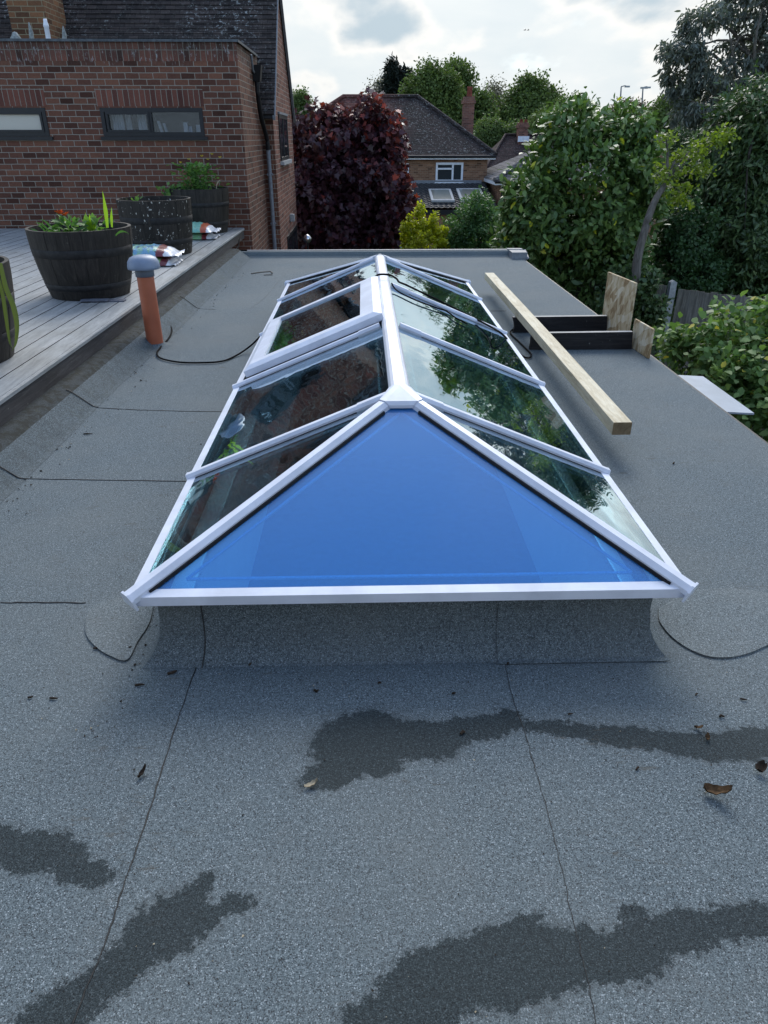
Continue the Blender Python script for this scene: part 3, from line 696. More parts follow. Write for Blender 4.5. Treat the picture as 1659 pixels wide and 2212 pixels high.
for c, r in hips:
    d = (r - c) / np.linalg.norm(r - c); e = c - d * .004
    up = np.cross(np.cross(d, (0, 0, 1)), d)
    mb = MB(); mb.bar(e + up * .006, r - d * .095 + up * .006, up, HIP); h = mb.build('hip_bar', WHITE, lan)
    mb = MB(); mb.bar(e - d * .008 + up * .004, e - d * .0005 + up * .004, up, [(-.036, -.036), (-.036, .003), (-.016, .020), (.016, .020), (.036, .003), (.036, -.036)]); mb.build('end_cap', WHITE, h)
    mb = MB(); mb.bar(c + d * .05, r - d * .13, up, [(-.034, -.014), (-.034, -.001), (.034, -.001), (.034, -.014)]); mb.build('gasket', BLACK, h)
def ridgecap(Rp, cs, name='ridge_cap'):
    """moulded cap where ridge and two hips meet"""
    s = 1 if Rp is RA else -1
    mb = MB(); P = []
    prof = [(-.031, -.012), (-.030, .001), (-.014, .016), (.014, .016), (.030, .001), (.031, -.012)]
    top = Rp + np.array([0, s * .012, .026])
    rid = [Rp + np.array([a * 1.42, s * .03, .010 + (.014 if abs(a) < .02 else (.002 if abs(a) < .0305 else -.03))]) for a, b in prof]
    arms = []
    for c in cs:
        d = (c - Rp) / np.linalg.norm(c - Rp); up = np.cross(np.cross(d, (0, 0, 1)), d); sd = np.cross(d, up); sd /= np.linalg.norm(sd); u = np.cross(sd, d)
        arms.append([Rp + d * .10 + sd * a + u * (b + .006) for a, b in prof])
    for ring in [rid] + arms:
        n = len(ring); mb.add(list(ring) + [tuple(top)], [(i, i + 1, n) for i in range(n - 1)], 0)
    # webs between neighbouring arms
    a, b = arms
    def ends(r): return (r[0], r[1], r[2]), (r[-1], r[-2], r[-3])
    def near(p, r):
        e = ends(r); return min(e, key=lambda q: np.linalg.norm(q[0] - p))
    pairs = []
    for r1, r2 in ((rid, a), (rid, b), (a, b)):
        e = min(((p, q) for p in ends(r1) for q in ends(r2)), key=lambda k: np.linalg.norm(k[0][0] - k[1][0])); pairs.append(e)
    for p, q in pairs:
        for k in range(2): mb.add([p[k], p[k + 1], q[k + 1], q[k]], [(0, 1, 2, 3)], 0)
        mb.add([p[2], q[2], tuple(top)], [(0, 1, 2)], 0)
    mb.build(name, WHITE, lan)
ridgecap(RA, (CR[0], CR[1])); ridgecap(RB, (CR[3], CR[2]))
ry = [2.67, 3.847, 5.024, 6.205]
for sx, nn in ((-1, nL), (1, nR)):
    xe = x0 if sx < 0 else x1
    for y in ry:
        e = np.array([xe, y, ZE]); r = np.array([xc, y, ZR]); d = (r - e) / np.linalg.norm(r - e)
        e2 = e - d * .002; r2 = r - d * .055
        mb = MB(); mb.bar(e2 + nn * .008, r2 + nn * .008, nn, CAP); rb = mb.build('rafter_bar', WHITE, lan)
        mb = MB(); mb.bar(e2 - d * .007 + nn * .006, e2 - d * .0005 + nn * .006, nn, [(a * 1.12, b * 1.25) for a, b in CAP]); mb.build('end_cap', WHITE, rb)
        mb = MB(); mb.bar(r2 - d * .12 + nn * .0095, r2 + nn * .0095, nn, [(a * 1.06, b * 1.1) for a, b in CAP]); mb.build('top_clip', WHITE, rb)
        mb = MB(); mb.bar(e + d * .01, r2 - d * .13, nn, [(-.029, -.012), (-.029, -.001), (.029, -.001), (.029, -.012)]); mb.build('gasket', BLACK, rb)
# eave beams
EP = [(-.006, -.030), (-.006, .002), (.027, .010), (.027, -.030)]
for a, c, inn in ((CR[0], CR[1], (0, 1, 0)), (CR[1], CR[2], (-1, 0, 0)), (CR[2], CR[3], (0, -1, 0)), (CR[3], CR[0], (1, 0, 0))):
    d = (c - a) / np.linalg.norm(c - a); inn = np.array(inn, float)
    mb = MB(); pts0 = [a + inn * s + d * max(s, 0) + np.array([0, 0, h]) for s, h in EP]; pts1 = [c + inn * s - d * max(s, 0) + np.array([0, 0, h]) for s, h in EP]
    mb.add(pts0 + pts1, [(0, 1, 2, 3), (7, 6, 5, 4)] + [(i, (i + 1) % 4, 4 + (i + 1) % 4, 4 + i) for i in range(4)]); eb = mb.build('eave_beam', WHITE, lan)
# panes
def pane(pts, n, m, name='glass_pane', parent=None, inset=.045, th=.010):
    mb = MB(); mb.prism([np.array(p) - n * th for p in pts], n * (th - .002)); o = mb.build(name, m, parent or lan)
    P = [np.array(p, float) for p in pts]; k = len(P); ins = []
    for i in range(k):
        a, b_, c_ = P[i - 1], P[i], P[(i + 1) % k]
        d1 = (a - b_) / np.linalg.norm(a - b_); d2 = (c_ - b_) / np.linalg.norm(c_ - b_)
        sn = np.linalg.norm(np.cross(d1, d2)); ins.append(b_ + (d1 + d2) * inset / max(sn, .2))
    mb = MB()
    for i in range(k): mb.bar(ins[i] - n * (th + .006), ins[(i + 1) % k] - n * (th + .006), n, [(-.004, -.008), (-.004, 0), (.004, 0), (.004, -.008)])
    mb.build('spacer_bar', BEAD, o)
    return o
tr = lambda x, y, s: np.array([x + (xc - x) * s, y, ZE + (ZR - ZE) * s])
pane([CR[0] + (.03, .02, .008), CR[1] + (-.03, .02, .008), RA + (0, -.01, -.006)], nF, BLUEG, inset=.055)
pane([CR[3] + (.03, -.02, .008), CR[2] + (-.03, -.02, .008), RB + (0, .01, -.006)], nB, GLASS)
for sx, nn in ((-1, nL), (1, nR)):
    xe = x0 if sx < 0 else x1
    lo, hi = .03, .95
    for a, c in zip(ry[:-1], ry[1:]):
        pane([tr(xe, a + .012, lo), tr(xe, c - .012, lo), tr(xe, c - .012, hi), tr(xe, a + .012, hi)], nn, GLASS)
    pane([tr(xe, y0 + .05, lo), tr(xe, ry[0] - .012, lo), tr(xe, ry[0] - .012, hi)], nn, GLASS)
    pane([tr(xe, y1 - .05, lo), tr(xe, ry[3] + .012, lo), tr(xe, ry[3] + .012, hi)], nn, GLASS)
# opening vent in the middle bay of the house side
VS0, VS1, VY0, VY1, VH = .12, .93, 3.93, 5.02, .070
c4 = [(VS0, VY0), (VS1, VY0), (VS1, VY1), (VS0, VY1)]
P_ = lambda s, y, h: tr(x0, y, s) + nL * h
def ring4(o, h): return [P_(VS0 - o, VY0 - o * .75, h), P_(VS1 + o, VY0 - o * .75, h), P_(VS1 + o, VY1 + o * .75, h), P_(VS0 - o, VY1 + o * .75, h)]
mb = MB(); rs = [ring4(.045, .016), ring4(.045, .052), ring4(.0, VH), ring4(-.085, VH), ring4(-.085, .055)]
for A, B_ in zip(rs[:-1], rs[1:]):
    for k in range(4): mb.quad(A[k], A[(k + 1) % 4], B_[(k + 1) % 4], B_[k])
vent = mb.build('opening_vent', WHITE, lan)
q = ring4(-.083, VH - .012); mb = MB(); mb.prism(q, -nL * .008); mb.build('glass_pane', GLASS, vent)
mb = MB(); mb.prism(ring4(.05, .004), nL * .013)
mb2 = MB(); r1, r2 = ring4(.052, .003), ring4(.052, .017); r3 = ring4(-.08, .017)
for k in range(4): mb2.quad(r1[k], r1[(k + 1) % 4], r2[(k + 1) % 4], r2[k]); mb2.quad(r2[k], r2[(k + 1) % 4], r3[(k + 1) % 4], r3[k])
mb2.build('gasket', BLACK, vent)

# ================================================================== DECK
DZ = .264
def DX(y): return -1.955 + (y - 3.7) * .0158
dk = thing('raised_deck', 'weathered grey composite deck with dark fascia beside the felt roof', 'deck', (-3, 5, 0))
mb = MB(); bw = .146
off0 = .004
for k in range(46):
    a, c = -off0 - k * (bw + .009), -off0 - k * (bw + .009) - bw
    for ya, yb in ((YN, 11.755),):
        n = 10; yy = np.linspace(ya, yb, n + 1)
        dz = rng.normal(0, .0006)
        A0 = np.array([DX(ya) + a, ya, DZ + dz]); A1 = np.array([DX(ya) + c, ya, DZ + dz]); V_ = np.array([DX(yb) - DX(ya), yb - ya, 0]); dn = np.array([0, 0, -.022])
        mb.quad(A0, A0 + V_, A1 + V_, A1, 0); mb.quad(A0, A0 + V_, A0 + V_ + dn, A0 + dn, 1); mb.quad(A1, A1 + V_, A1 + V_ + dn, A1 + dn, 1); mb.quad(A0, A1, A1 + dn, A0 + dn, 1); mb.quad(A0 + V_, A1 + V_, A1 + V_ + dn, A0 + V_ + dn, 1)
mb.build('deck_boards', [DECK, BLACK], dk)  # board sides painted black so the gaps read as shade
mb = MB(); mb.prism([(DX(YN) - .03, YN, .122), (DX(YN) + .006, YN, .122), (DX(YN) + .006, YN, DZ - .026), (DX(YN) - .03, YN, DZ - .026)], (DX(11.7) - DX(YN), 11.7 - YN, 0)); mb.build('fascia', FASC, dk)
mb = MB(); mb.prism([(DX(YN) - .004, YN, DZ - .0255), (DX(YN) + .018, YN, DZ - .0255), (DX(YN) + .018, YN, DZ - .006), (DX(YN) + .013, YN, DZ + .001), (DX(YN) - .002, YN, DZ + .001)], (DX(11.7) - DX(YN), 11.7 - YN, 0)); mb.build('edge_trim', DECK, dk)
mb = MB(); mb.prism([(-9, YN, DZ - .06), (DX(YN) - .035, YN, DZ - .06), (DX(YN) - .035, YN, DZ - .03), (-9, YN, DZ - .03)], (DX(11.7) - DX(YN), 11.7 - YN, 0)); mb.build('gap_shade_sheet', BLACK, dk)  # black sheet below the boards, puts dark shade into the gaps

# ================================================================== BARREL PLANTERS
def barrel(cx, cy, rb, rt, h, m, label, hoops, soil, z0=DZ + .002, tilt=0.):
    t = thing('barrel_planter', label, 'planter', (cx, cy, z0), 'half barrel planters on the deck')
    ns = 26; mb = MB(); zz = np.linspace(0, 1, 9)
    rad = lambda s: rb + (rt - rb) * (1 - (1 - s) ** 1.7)
    for k in range(ns):
        a0, a1 = 2 * math.pi * k / ns, 2 * math.pi * (k + 1) / ns; g = .003
        dr = rng.normal(0, .0015)
        P = []
        for s in zz:
            r = rad(s) + dr
            for a in (a0 + g, a0 * .75 + a1 * .25, (a0 + a1) / 2, a0 * .25 + a1 * .75, a1 - g): P.append((cx + r * math.cos(a), cy + r * math.sin(a), z0 + s * h))
        I = []
        for s in zz:
            r = rad(s) - .024
            for a in (a0, (a0 + a1) / 2, a1): I.append((cx + r * math.cos(a), cy + r * math.sin(a), z0 + s * h))
        n5 = 5
        mb.add(P, [(i * n5 + j, i * n5 + j + 1, (i + 1) * n5 + j + 1, (i + 1) * n5 + j) for i in range(8) for j in range(4)], 0)
        mb.add(I, [(i * 3 + j, i * 3 + j + 1, (i + 1) * 3 + j + 1, (i + 1) * 3 + j) for i in range(8) for j in range(2)], 0)
        o = len(P) - 5; i_ = len(I) - 3
        mb.add([P[o], P[o + 2], P[o + 4], I[i_ + 2], I[i_ + 1], I[i_]], [(0, 1, 4, 5), (1, 2, 3, 4)], 0)
    mb.lathe([(0.001, .004), (rad(0) - .01, .004)], (cx, cy, z0), 26); mb.build('staves', m, t)
    mb = MB(); mb.lathe([(rad(s) - .006, s * h) for s in (0, .25, .5, .75, .97)], (cx, cy, z0), 40); mb.build('barrel_core', BLACK, t)
    for s0, s1 in hoops:
        mb = MB(); mb.lathe([(rad(s0) + .001, s0 * h), (rad(s0) + .003, s0 * h + .001), (rad(s1) + .003, s1 * h - .001), (rad(s1) + .001, s1 * h)], (cx, cy, z0), 52); mb.build('hoop', HOOP, t)
    mb = MB(); rr = np.linspace(.01, rad(soil) - .025, 9); prf = []
    vs = []; n = 36
    for r in rr:
        for k in range(n):
            a = 2 * math.pi * k / n; vs.append((cx + r * math.cos(a), cy + r * math.sin(a), z0 + soil * h + rng.normal(0, .010) - .02 * (r / rt) ** 2))
    mb.add(vs, [(i * n + k, i * n + (k + 1) % n, (i + 1) * n + (k + 1) % n, (i + 1) * n + k) for i in range(8) for k in range(n)], 0, True); mb.build('soil', SOIL, t)
    return t
B1 = (-2.421, 6.573, .326, .422, .557); B2 = (-2.43, 9.102, .361, .42, .60); B3 = (-2.356, 11.25, .36, .427, .587); B4 = (-2.565, 4.47, .335, .43, .57)
barrel(*B1, STAVE, 'tarred half barrel planter with orange flowers and two tall blades', [(.62, .74), (.14, .23)], .90)
barrel(*B2, STAVE2, 'empty-looking half barrel spattered white with bird droppings', [(.58, .70), (.20, .30)], .80)
barrel(*B3, STAVE, 'half barrel planter against the brick wall full of bushy green growth', [(.60, .70), (.18, .27)], .93)
barrel(*B4, STAVE, 'half barrel planter with long drooping strap leaves over its side, nearest the camera', [(.56, .68), (.22, .31)], .90)

def blade(mb, base, tip, w, bend=(0, 0, 0), n=8, mi=0):
    base = np.array(base, float); tip = np.array(tip, float); bend = np.array(bend, float)
    d = tip - base; sd = np.cross(d, (0, 1, .2)); sd /= np.linalg.norm(sd) + 1e-9; nn = np.cross(sd, d / np.linalg.norm(d))
    vs = []
    for i in range(n + 1):
        s = i / n; p = base + d * s + bend * 4 * s * (1 - s); ww = w * (.55 + .9 * s if s < .45 else (1 - s) * 1.75) * .62
        vs += [p - sd * ww, p + nn * ww * .35, p + sd * ww]
    return mb.add(vs, [(3 * i + j, 3 * i + j + 1, 3 * i + 4 + j, 3 * i + 3 + j) for i in range(n) for j in range(2)], mi, True)
def herb(name, label, cat, c, r, h, n, L, shape, m, stems=6, flowers=None, group=None):
    t = thing(name, label, cat, tuple(c), group)
    P = c + np.c_[rng.normal(0, r * .5, n), rng.normal(0, r * .5, n), rng.random(n) * h]
    D = (P - c) * (1, 1, .3) + unit(n) * .12 * r * 4 + (0, 0, .02); leaves('foliage', P, D, unit(n) * .6 + (0, 0, .8), L * (.6 + .8 * rng.random(n)), shape, m, t)
    mb = MB()
    for k in range(stems):
        q = P[rng.integers(n)]; mb.tube([c + (rng.normal(0, r * .15), rng.normal(0, r * .15), -.01), (c + q) / 2 + (0, 0, .1 * h), q], [.005, .004, .002], 5)
    mb.build('stem', L_PLANT, t)
    if flowers:
        fm, pts, fr = flowers
        for p in pts:
            mb = MB()
            for k in range(9):
                a = 2 * math.pi * k / 9 + rng.random() * .3; d = np.array([math.cos(a), math.sin(a), .35 + .5 * rng.random()])
                blade(mb, p, np.array(p) + d * fr, fr * .28, (0, 0, fr * .12), 4)
            mb.build('flower', fm, t)
    return t
s1 = DZ + .50
by = 6.40
def atb(u, v, y=by): return ay(u, v, y)
m_ = atb(150, 492); herb('marigold_plant', 'low leafy plant with two drooping orange flower heads in a barrel', 'plant', np.array([m_[0], by, s1 - .0]), .10, .12, 90, .062, 'oval', L_PLANT, 6, (FLOWO, [atb(128, 461), atb(140, 466)], .04))
m_ = atb(196, 490); t_ = herb('leafy_seedling', 'upright young leafy plant between orange flowers and the tall blades', 'plant', np.array([m_[0], 6.50, s1]), .07, .11, 26, .075, 'oval', L_PLANT, 5)
mb = MB(); q = np.array([atb(196, 488, 6.5)[0], 6.5, s1]); 
for k in range(9): a = k * .7 + .2; blade(mb, q, q + (math.cos(a) * .065, math.sin(a) * .06, .10 + .025 * (k % 4)), .018, (0, 0, .015))
mb.build('shoot', L_YEL, t_)
t_ = thing('iris_plant', 'two tall bright yellow-green sword blades rising from a barrel', 'plant', tuple(np.array([atb(233, 490)[0], by, s1])))
mb = MB(); blade(mb, atb(232, 492), atb(221, 411), .030, (.004, 0, 0), 10); mb.build('blade', L_YEL, t_)
mb = MB(); blade(mb, atb(242, 491), atb(241, 447), .020, (-.003, 0, 0), 10); mb.build('blade', L_YEL, t_)
mb = MB(); blade(mb, (*atb(246, 487, 6.3)[:2], s1 + .015), atb(281, 507, 6.16), .016, (0, 0, .03), 10); mb.build('blade', L_PLANT, t_)
t_ = herb('strappy_weed', 'pale folded strap leaves lying over the soil at the barrel edge', 'plant', np.array([atb(100, 493, 6.45)[0], 6.45, s1]), .06, .05, 14, .06, 'long', L_PLANT, 3)
mb = MB()
for (a, c) in (((112, 494), (74, 482)), ((120, 495), (86, 474)), ((128, 497), (122, 468)), ((100, 494), (80, 490))): blade(mb, (*atb(*a)[:2], s1), atb(*c), .016, (0, 0, .035), 8)
mb.build('blade', L_PLANT, t_)
c = np.array([B3[0] + .0, B3[1] - .05, DZ + .545])
t_ = herb('bushy_plant', 'bushy green plant with small yellow flowers filling the barrel by the wall', 'plant', c, .24, .34, 520, .06, 'oval', L_PLANT, 22, (FLOWY, [ay(458, 334, 11.2), ay(436, 338, 11.2), ay(475, 341, 11.2), ay(408, 345, 11.2), ay(390, 352, 11.2), ay(449, 345, 11.2)], .026))
P = np.array([B3[0] - .33, B3[1] - .22, DZ + .56]) + rng.normal(0, .07, (70, 3)) * (1.2, .8, .8); leaves('trailing_leaves', P, unit(70) + (-.4, -.3, -.6), unit(70) * .6 + (0, -.4, .6), .07, 'oval', L_PLANT, t_)
mb = MB(); blade(mb, (B3[0] + .30, B3[1] - .22, DZ + .56), (B3[0] + .42, B3[1] - .25, DZ + .70), .012, (-.02, 0, .05)); mb.build('blade', PLEAF, t_)
m_ = np.array([B2[0] - .25, B2[1] + .1, DZ + .50]); herb('small_weed', 'tiny weed sprouting inside the white-spattered barrel', 'plant', m_, .05, .10, 22, .05, 'oval', L_PLANT, 3)
t_ = thing('strap_leaf_plant', 'arching strap leaves hanging down the side of the nearest barrel', 'plant', (B4[0] + .2, B4[1], DZ + .5))
yq = 4.35
for P, wd, m in (([(0, 568), (12, 620), (28, 660), (36, 700), (34, 740), (26, 758)], .034, L_STRAP), ([(-12, 575), (4, 630), (12, 680), (20, 735), (26, 752)], .024, L_STRAP)):
    pts = smoothpath([ay(u, v, yq - .02 * i) for i, (u, v) in enumerate(P)], 5); mb = MB(); n = len(pts); vs = []
    for i, p_ in enumerate(pts): ww = wd * (1 - (i / (n - 1)) ** 3) * (.6 + .4 * math.sin(i / n * 3.14)); vs += [p_ - (ww * .5, 0, 0), p_ + (0, -.006, 0), p_ + (ww * .5, .004, 0)]
    mb.add(vs, [(3 * i + j, 3 * i + j + 1, 3 * i + 4 + j, 3 * i + 3 + j) for i in range(n - 1) for j in range(2)], 0, True); mb.build('leaf_blade', m, t_)
for k, (u, v) in enumerate(((-30, 520), (-20, 560), (8, 585))):
    mb = MB(); blade(mb, (B4[0] + .2, B4[1] - .05, DZ + .5), ay(u, v, 4.4), .03, (0, 0, .12), 10); mb.build('leaf_blade', L_STRAP, t_)

# slate offcuts wedged under the nearest full barrel
for lab, lo, hi, rz in (('long blue-grey slate offcut wedged under the flowering barrel', (-2.30, 6.195, DZ + .001), (-2.03, 6.29, DZ + .011), .10), ('short slate offcut under the flowering barrel, lapped by the longer one', (-2.38, 6.17, DZ + .012), (-2.16, 6.26, DZ + .020), .05)):
    cx, cy = (lo[0] + hi[0]) / 2, (lo[1] + hi[1]) / 2; mb = MB(); hx, hy = (hi[0] - lo[0]) / 2, (hi[1] - lo[1]) / 2
    pts = [(cx + math.cos(rz) * a * hx * j - math.sin(rz) * b_ * hy, cy + math.sin(rz) * a * hx + math.cos(rz) * b_ * hy * j, lo[2]) for a, b_, j in ((-1, -1, 1), (0, -1, .8), (1, -1, 1), (1.06, .1, 1), (1, 1, 1), (-1, 1, 1.1), (-1.05, 0, 1))]
    mb.prism(pts, (0, 0, hi[2] - lo[2])); tag(mb.build('slate_offcut', SLATE), lab, 'slate', 'slate offcuts under the barrel')

# ================================================================== COMPOST BAGS
def bagmat(name, cols, hi, ax0, ax1):
    m, t, b, p, g = mat(name)
    sp = N(t, 'ShaderNodeSeparateXYZ'); t.links.new(p, sp.inputs[0])
    n = NOISE(t, p, 14, 3, .6); n2 = NOISE(t, MAP(t, p, (3, 3, 3)), 26, 4, .6)
    col = MIX(t, MR(t, n, .46, .54), cols[0], cols[1]); col = MIX(t, MR(t, n2, .56, .60), col, cols[2])
    s = M_(t, 'ADD', sp.outputs[0], M_(t, 'MULTIPLY', n, .05))
    col = MIX(t, MR(t, s, ax0, ax0 + .01), col, hi); col = MIX(t, MR(t, s, ax1, ax1 + .01), col, (.60, .62, .66))
    setc(t, b, col, .3, .5, n2, .25, .02); return m
def bag(label, x0_, x1_, y0_, y1_, z0, h, m, cat='compost bag', group='compost bags on the deck', tail=.06, sk=0.):
    nx_, ny_ = 22, 14; vs = []
    def zz(i, j):
        a = i / nx_; c_ = j / ny_; e = (1 - abs(2 * a - 1) ** 4) * (1 - abs(2 * c_ - 1) ** 3.)
        return e
    mb = MB()
    wr = rng.normal(0, .006, (nx_ + 1, ny_ + 1)); wy = rng.normal(0, .008, nx_ + 1)
    T, Bt = [], []
    for i in range(nx_ + 1):
        for j in range(ny_ + 1):
            a, c_ = i / nx_, j / ny_; e = max(zz(i, j), 0) ** .6; pin = 1 - .10 * (1 - (1 - abs(2 * a - 1) ** 5))
            x = x0_ + (x1_ - x0_) * a; y = (y0_ + y1_) / 2 + (y1_ - y0_) * (c_ - .5) * (1 - .12 * abs(2 * a - 1) ** 4) + sk * (a - .5) + wy[i]
            T.append((x, y, z0 + .012 + (h - .012) * e + wr[i, j] * e)); Bt.append((x, y, z0 + .010 * (1 - e)))
    k = ny_ + 1; F = [(i * k + j, i * k + j + 1, (i + 1) * k + j + 1, (i + 1) * k + j) for i in range(nx_) for j in range(ny_)]
    mb.add(T, F, 0, True); mb.add(Bt, [f[::-1] for f in F], 0, True)
    rim = [(i, 0) for i in range(nx_ + 1)] + [(nx_, j) for j in range(1, ny_ + 1)] + [(i, ny_) for i in range(nx_ - 1, -1, -1)] + [(0, j) for j in range(ny_ - 1, 0, -1)]
    m0 = len(T)
    R_ = [T[i * k + j] for i, j in rim] + [Bt[i * k + j] for i, j in rim]; n = len(rim)
    mb.add(R_, [(i, (i + 1) % n, n + (i + 1) % n, n + i) for i in range(n)], 0, True)
    o = mb.build('compost_bag', m); tag(o, label, cat, group)
    # crimped end seal
    fl = MB(); xs_ = x1_; q = []
    for j in range(ny_ + 1):
        p_ = T[nx_ * k + j]; q.append((p_[0], p_[1], p_[2] - .004)); q.append((p_[0] + tail * .6, p_[1] + .01, p_[2] + .010 + rng.normal(0, .006))); q.append((p_[0] + tail, p_[1] + .01, p_[2] - .004 + rng.normal(0, .008)))
    fl.add(q, [(3 * j + a, 3 * j + a + 1, 3 * j + a + 4, 3 * j + a + 3) for j in range(ny_) for a in range(2)], 0, True)
    fl.build('end_seal', plain('white film', (.62, .64, .68), .35, .5, .08, 20), o); return o
GB1 = bagmat('printed green bag', ((.22, .42, .30), (.16, .33, .48), (.03, .07, .10)), (.16, .03, .035), -2.20, -2.12)
GB2 = bagmat('printed lime bag', ((.20, .36, .14), (.28, .42, .22), (.05, .10, .05)), (.14, .03, .035), -2.16, -2.09)
TB1 = bagmat('printed turquoise bag', ((.16, .40, .34), (.24, .46, .36), (.18, .35, .24)), (.42, .09, .04), -2.16, -2.08)
TB2 = bagmat('printed pale green bag', ((.20, .38, .20), (.30, .42, .40), (.14, .28, .18)), (.17, .03, .035), -2.16, -2.09)
bag('flat green compost bag, underneath the blue-green one by the orange vent pipe', -2.78, -2.07, 8.02, 8.45, DZ + .004, .085, GB2, tail=.055)
bag('plump blue-green compost bag with maroon band lying on a green bag', -2.80, -2.06, 8.06, 8.50, DZ + .090, .10, GB1, tail=.06, sk=.04)
bag('pale green compost bag underneath the turquoise one in front of the bushy barrel', -2.75, -2.05, 10.26, 10.72, DZ + .004, .085, TB2, tail=.05)
bag('turquoise compost bag with orange end lying on a pale green bag', -2.78, -2.04, 10.24, 10.74, DZ + .090, .11, TB1, tail=.06, sk=-.05)

# ================================================================== VENT PIPE
px_, py_ = -1.690, 5.775
vp = thing('vent_pipe', 'terracotta soil pipe with a grey mushroom cowl rising from the roof beside the deck', 'vent pipe', (px_, py_, 0))
mb = MB(); mb.lathe([(.064, -.01), (.064, .56)], (px_, py_, 0), 40); mb.build('pipe', TERRA, vp)
mb = MB(); mb.lathe([(.0645, .545), (.071, .545), (.071, .62), (.0645, .62)], (px_, py_, 0), 40); mb.build('collar', GREYP2, vp)
mb = MB(); mb.lathe([(.060, .612), (.114, .600), (.122, .604), (.122, .622), (.116, .655), (.098, .682), (.066, .697), (.03, .701), (.001, .702)], (px_, py_, 0), 44); mb.build('cowl', GREYP, vp)
mb = MB(); mb.lathe([(.13, .001), (.10, .010), (.072, .022), (.0655, .03)], (px_, py_, 0), 40); mb.build('felt_skirt', FELTK, vp)

# ================================================================== CABLES
def cable(name, label, pts, r=.0068):
    P = smoothpath(pts, 8); mb = MB(); mb.tube(P, r, 8); o = mb.build(name, CABLE); return tag(o, label, 'cable')
cz = .012
def onR(u, v, h=.02): return apl(u, v, CR[1] + nR * h, nR)
def onL(u, v, h=.02): return apl(u, v, CR[0] + nL * h, nL)
cable('power_cable', 'long black cable curling from the terracotta pipe and over the lantern ridge to the boards',
      [az(344, 668, .09), az(360, 690, .05), az(371, 712, .02), az(364, 731, cz), az(347, 750, cz), az(339, 763, cz), az(348, 774, cz), az(385, 782, cz), az(430, 783.5, cz), az(478, 780.5, cz), az(510, 768, cz), az(540, 748, .05), az(562, 727, .17), az(580, 710, .288)] +
      [onL(598, 700, .035), onL(640, 682, .02), onL(720, 645, .02), onL(790, 612, .03)] +
      [np.array([xc - .085, az(812, 604, .62)[1], .60]), np.array([xc - .04, az(816, 598, .65)[1], .662]), np.array([xc + .04, az(834, 598, .65)[1], .662]), np.array([xc + .095, az(848, 602, .62)[1], .618])] +
      [onR(862, 609), onR(880.5, 617, .012), onR(920, 636, .012), onR(968, 659, .012), onR(1020, 685, .014), onR(1060, 706, .03), onR(1084, 721, .05)] +
      [az(1100, 738, .20), az(1112, 752, .05), az(1124, 765, cz), az(1136, 772.5, cz), az(1145, 772, cz), az(1147, 765, cz), az(1138, 755, cz), az(1124, 741, cz), az(1108, 726, cz), az(1102, 718, cz), az(1107, 712, .02)])
cable('loose_cable', 'thin black cable lying across the bright glass below the ridge joint', [onR(846, 612, .045), onR(852, 622, .02), onR(864, 632, .012), onR(900, 649, .012), onR(940, 664, .012), onR(964, 672, .012), onR(985, 687, .012), onR(1010, 700, .012)], .005)
cable('deck_end_cable', 'short black cable hanging from the deck end down to the far kerb', [np.array([-1.80, 11.2, .20]), np.array([-1.775, 10.9, .19]), np.array([-1.765, 10.72, .13]), np.array([-1.77, 10.55, .10]), np.array([-1.62, 10.53, .095])], .010)

# ================================================================== TIMBER AND BOARDS ON THE ROOF
mb = MB(); bz = .139
prof = [(-.0485, .002), (-.0465, 0), (.0465, 0), (.0485, .002), (.0485, .066), (.0465, .068), (-.0465, .068), (-.0485, .066)]
P0, P1 = np.array([1.318, 3.40, bz]), np.array([1.352, 7.93, bz])
nseg = 14
for k in range(nseg):
    a = P0 + (P1 - P0) * k / nseg; c_ = P0 + (P1 - P0) * (k + 1) / nseg
    w_ = lambda s: np.array([.006 * math.sin(s * 3.1), 0, 0])
    a, c_ = a + w_(k / nseg), c_ + w_((k + 1) / nseg)
    vs = [a + (-s, 0, h) for s, h in prof] + [c_ + (-s, 0, h) for s, h in prof]; n = 8
    mb.add(vs, [(i, (i + 1) % n, n + (i + 1) % n, n + i) for i in range(n)], 0)
    if k == 0: mb.add(vs[:n], [tuple(range(n))], 1)
    if k == nseg - 1: mb.add(vs[n:], [tuple(range(n))[::-1]], 1)
tag(mb.build('timber_beam', [BEAM, BEAM_END]), 'long pale softwood beam lying across two dark boards', 'timber')
def board(y, xa, xb, h, lab, notch):
    mb = MB(); th = .044
    pts = [(xa, y, .003), (xb, y + .012, .003), (xb - .012, y + .012, h + .006), (xa + .0, y, h), (xa - .012, y, h * .72), (xa - (.03 if notch else .006), y, h * .35)] if False else [(xa, y, .003), (xb, y, .003), (xb - .012, y, h + .006), (xa - (.012 if notch else -.012), y, h), (xa + .004, y, h * .66), (xa + .012 if notch else xa + .006, y, h * .35)]
    mb.prism(pts, (0, th, 0))
    mb.quad((xa - .010 if notch else xa + .014, y + .001, h + .0015), (xb - .013, y + .001, h + .0075), (xb - .013, y + th - .001, h + .0075), (xa - .010 if notch else xa + .014, y + th - .001, h + .0015), 1)
    return tag(mb.build('timber_offcut', [DTIMB, DTOP]), lab, 'board', 'dark boards under the pale beam')
board(6.131, 1.285, 2.10, .132, 'dark stained board under the beam with a notched end, farther from the camera', True)
board(5.566, 1.312, 2.13, .132, 'dark stained board under the beam with a slanted end, nearer the camera', False)
mb = MB(); th = .018
def obox(p, q, z0, z1, top_q=None):
    p = np.array([*p, 0.]); q = np.array([*q, 0.]); d = (q - p) / np.linalg.norm(q - p); n_ = np.array([d[1], -d[0], 0]) * th
    return [p + (0, 0, z0), q + (0, 0, z0), q + (0, 0, z1), p + (0, 0, z1)], n_
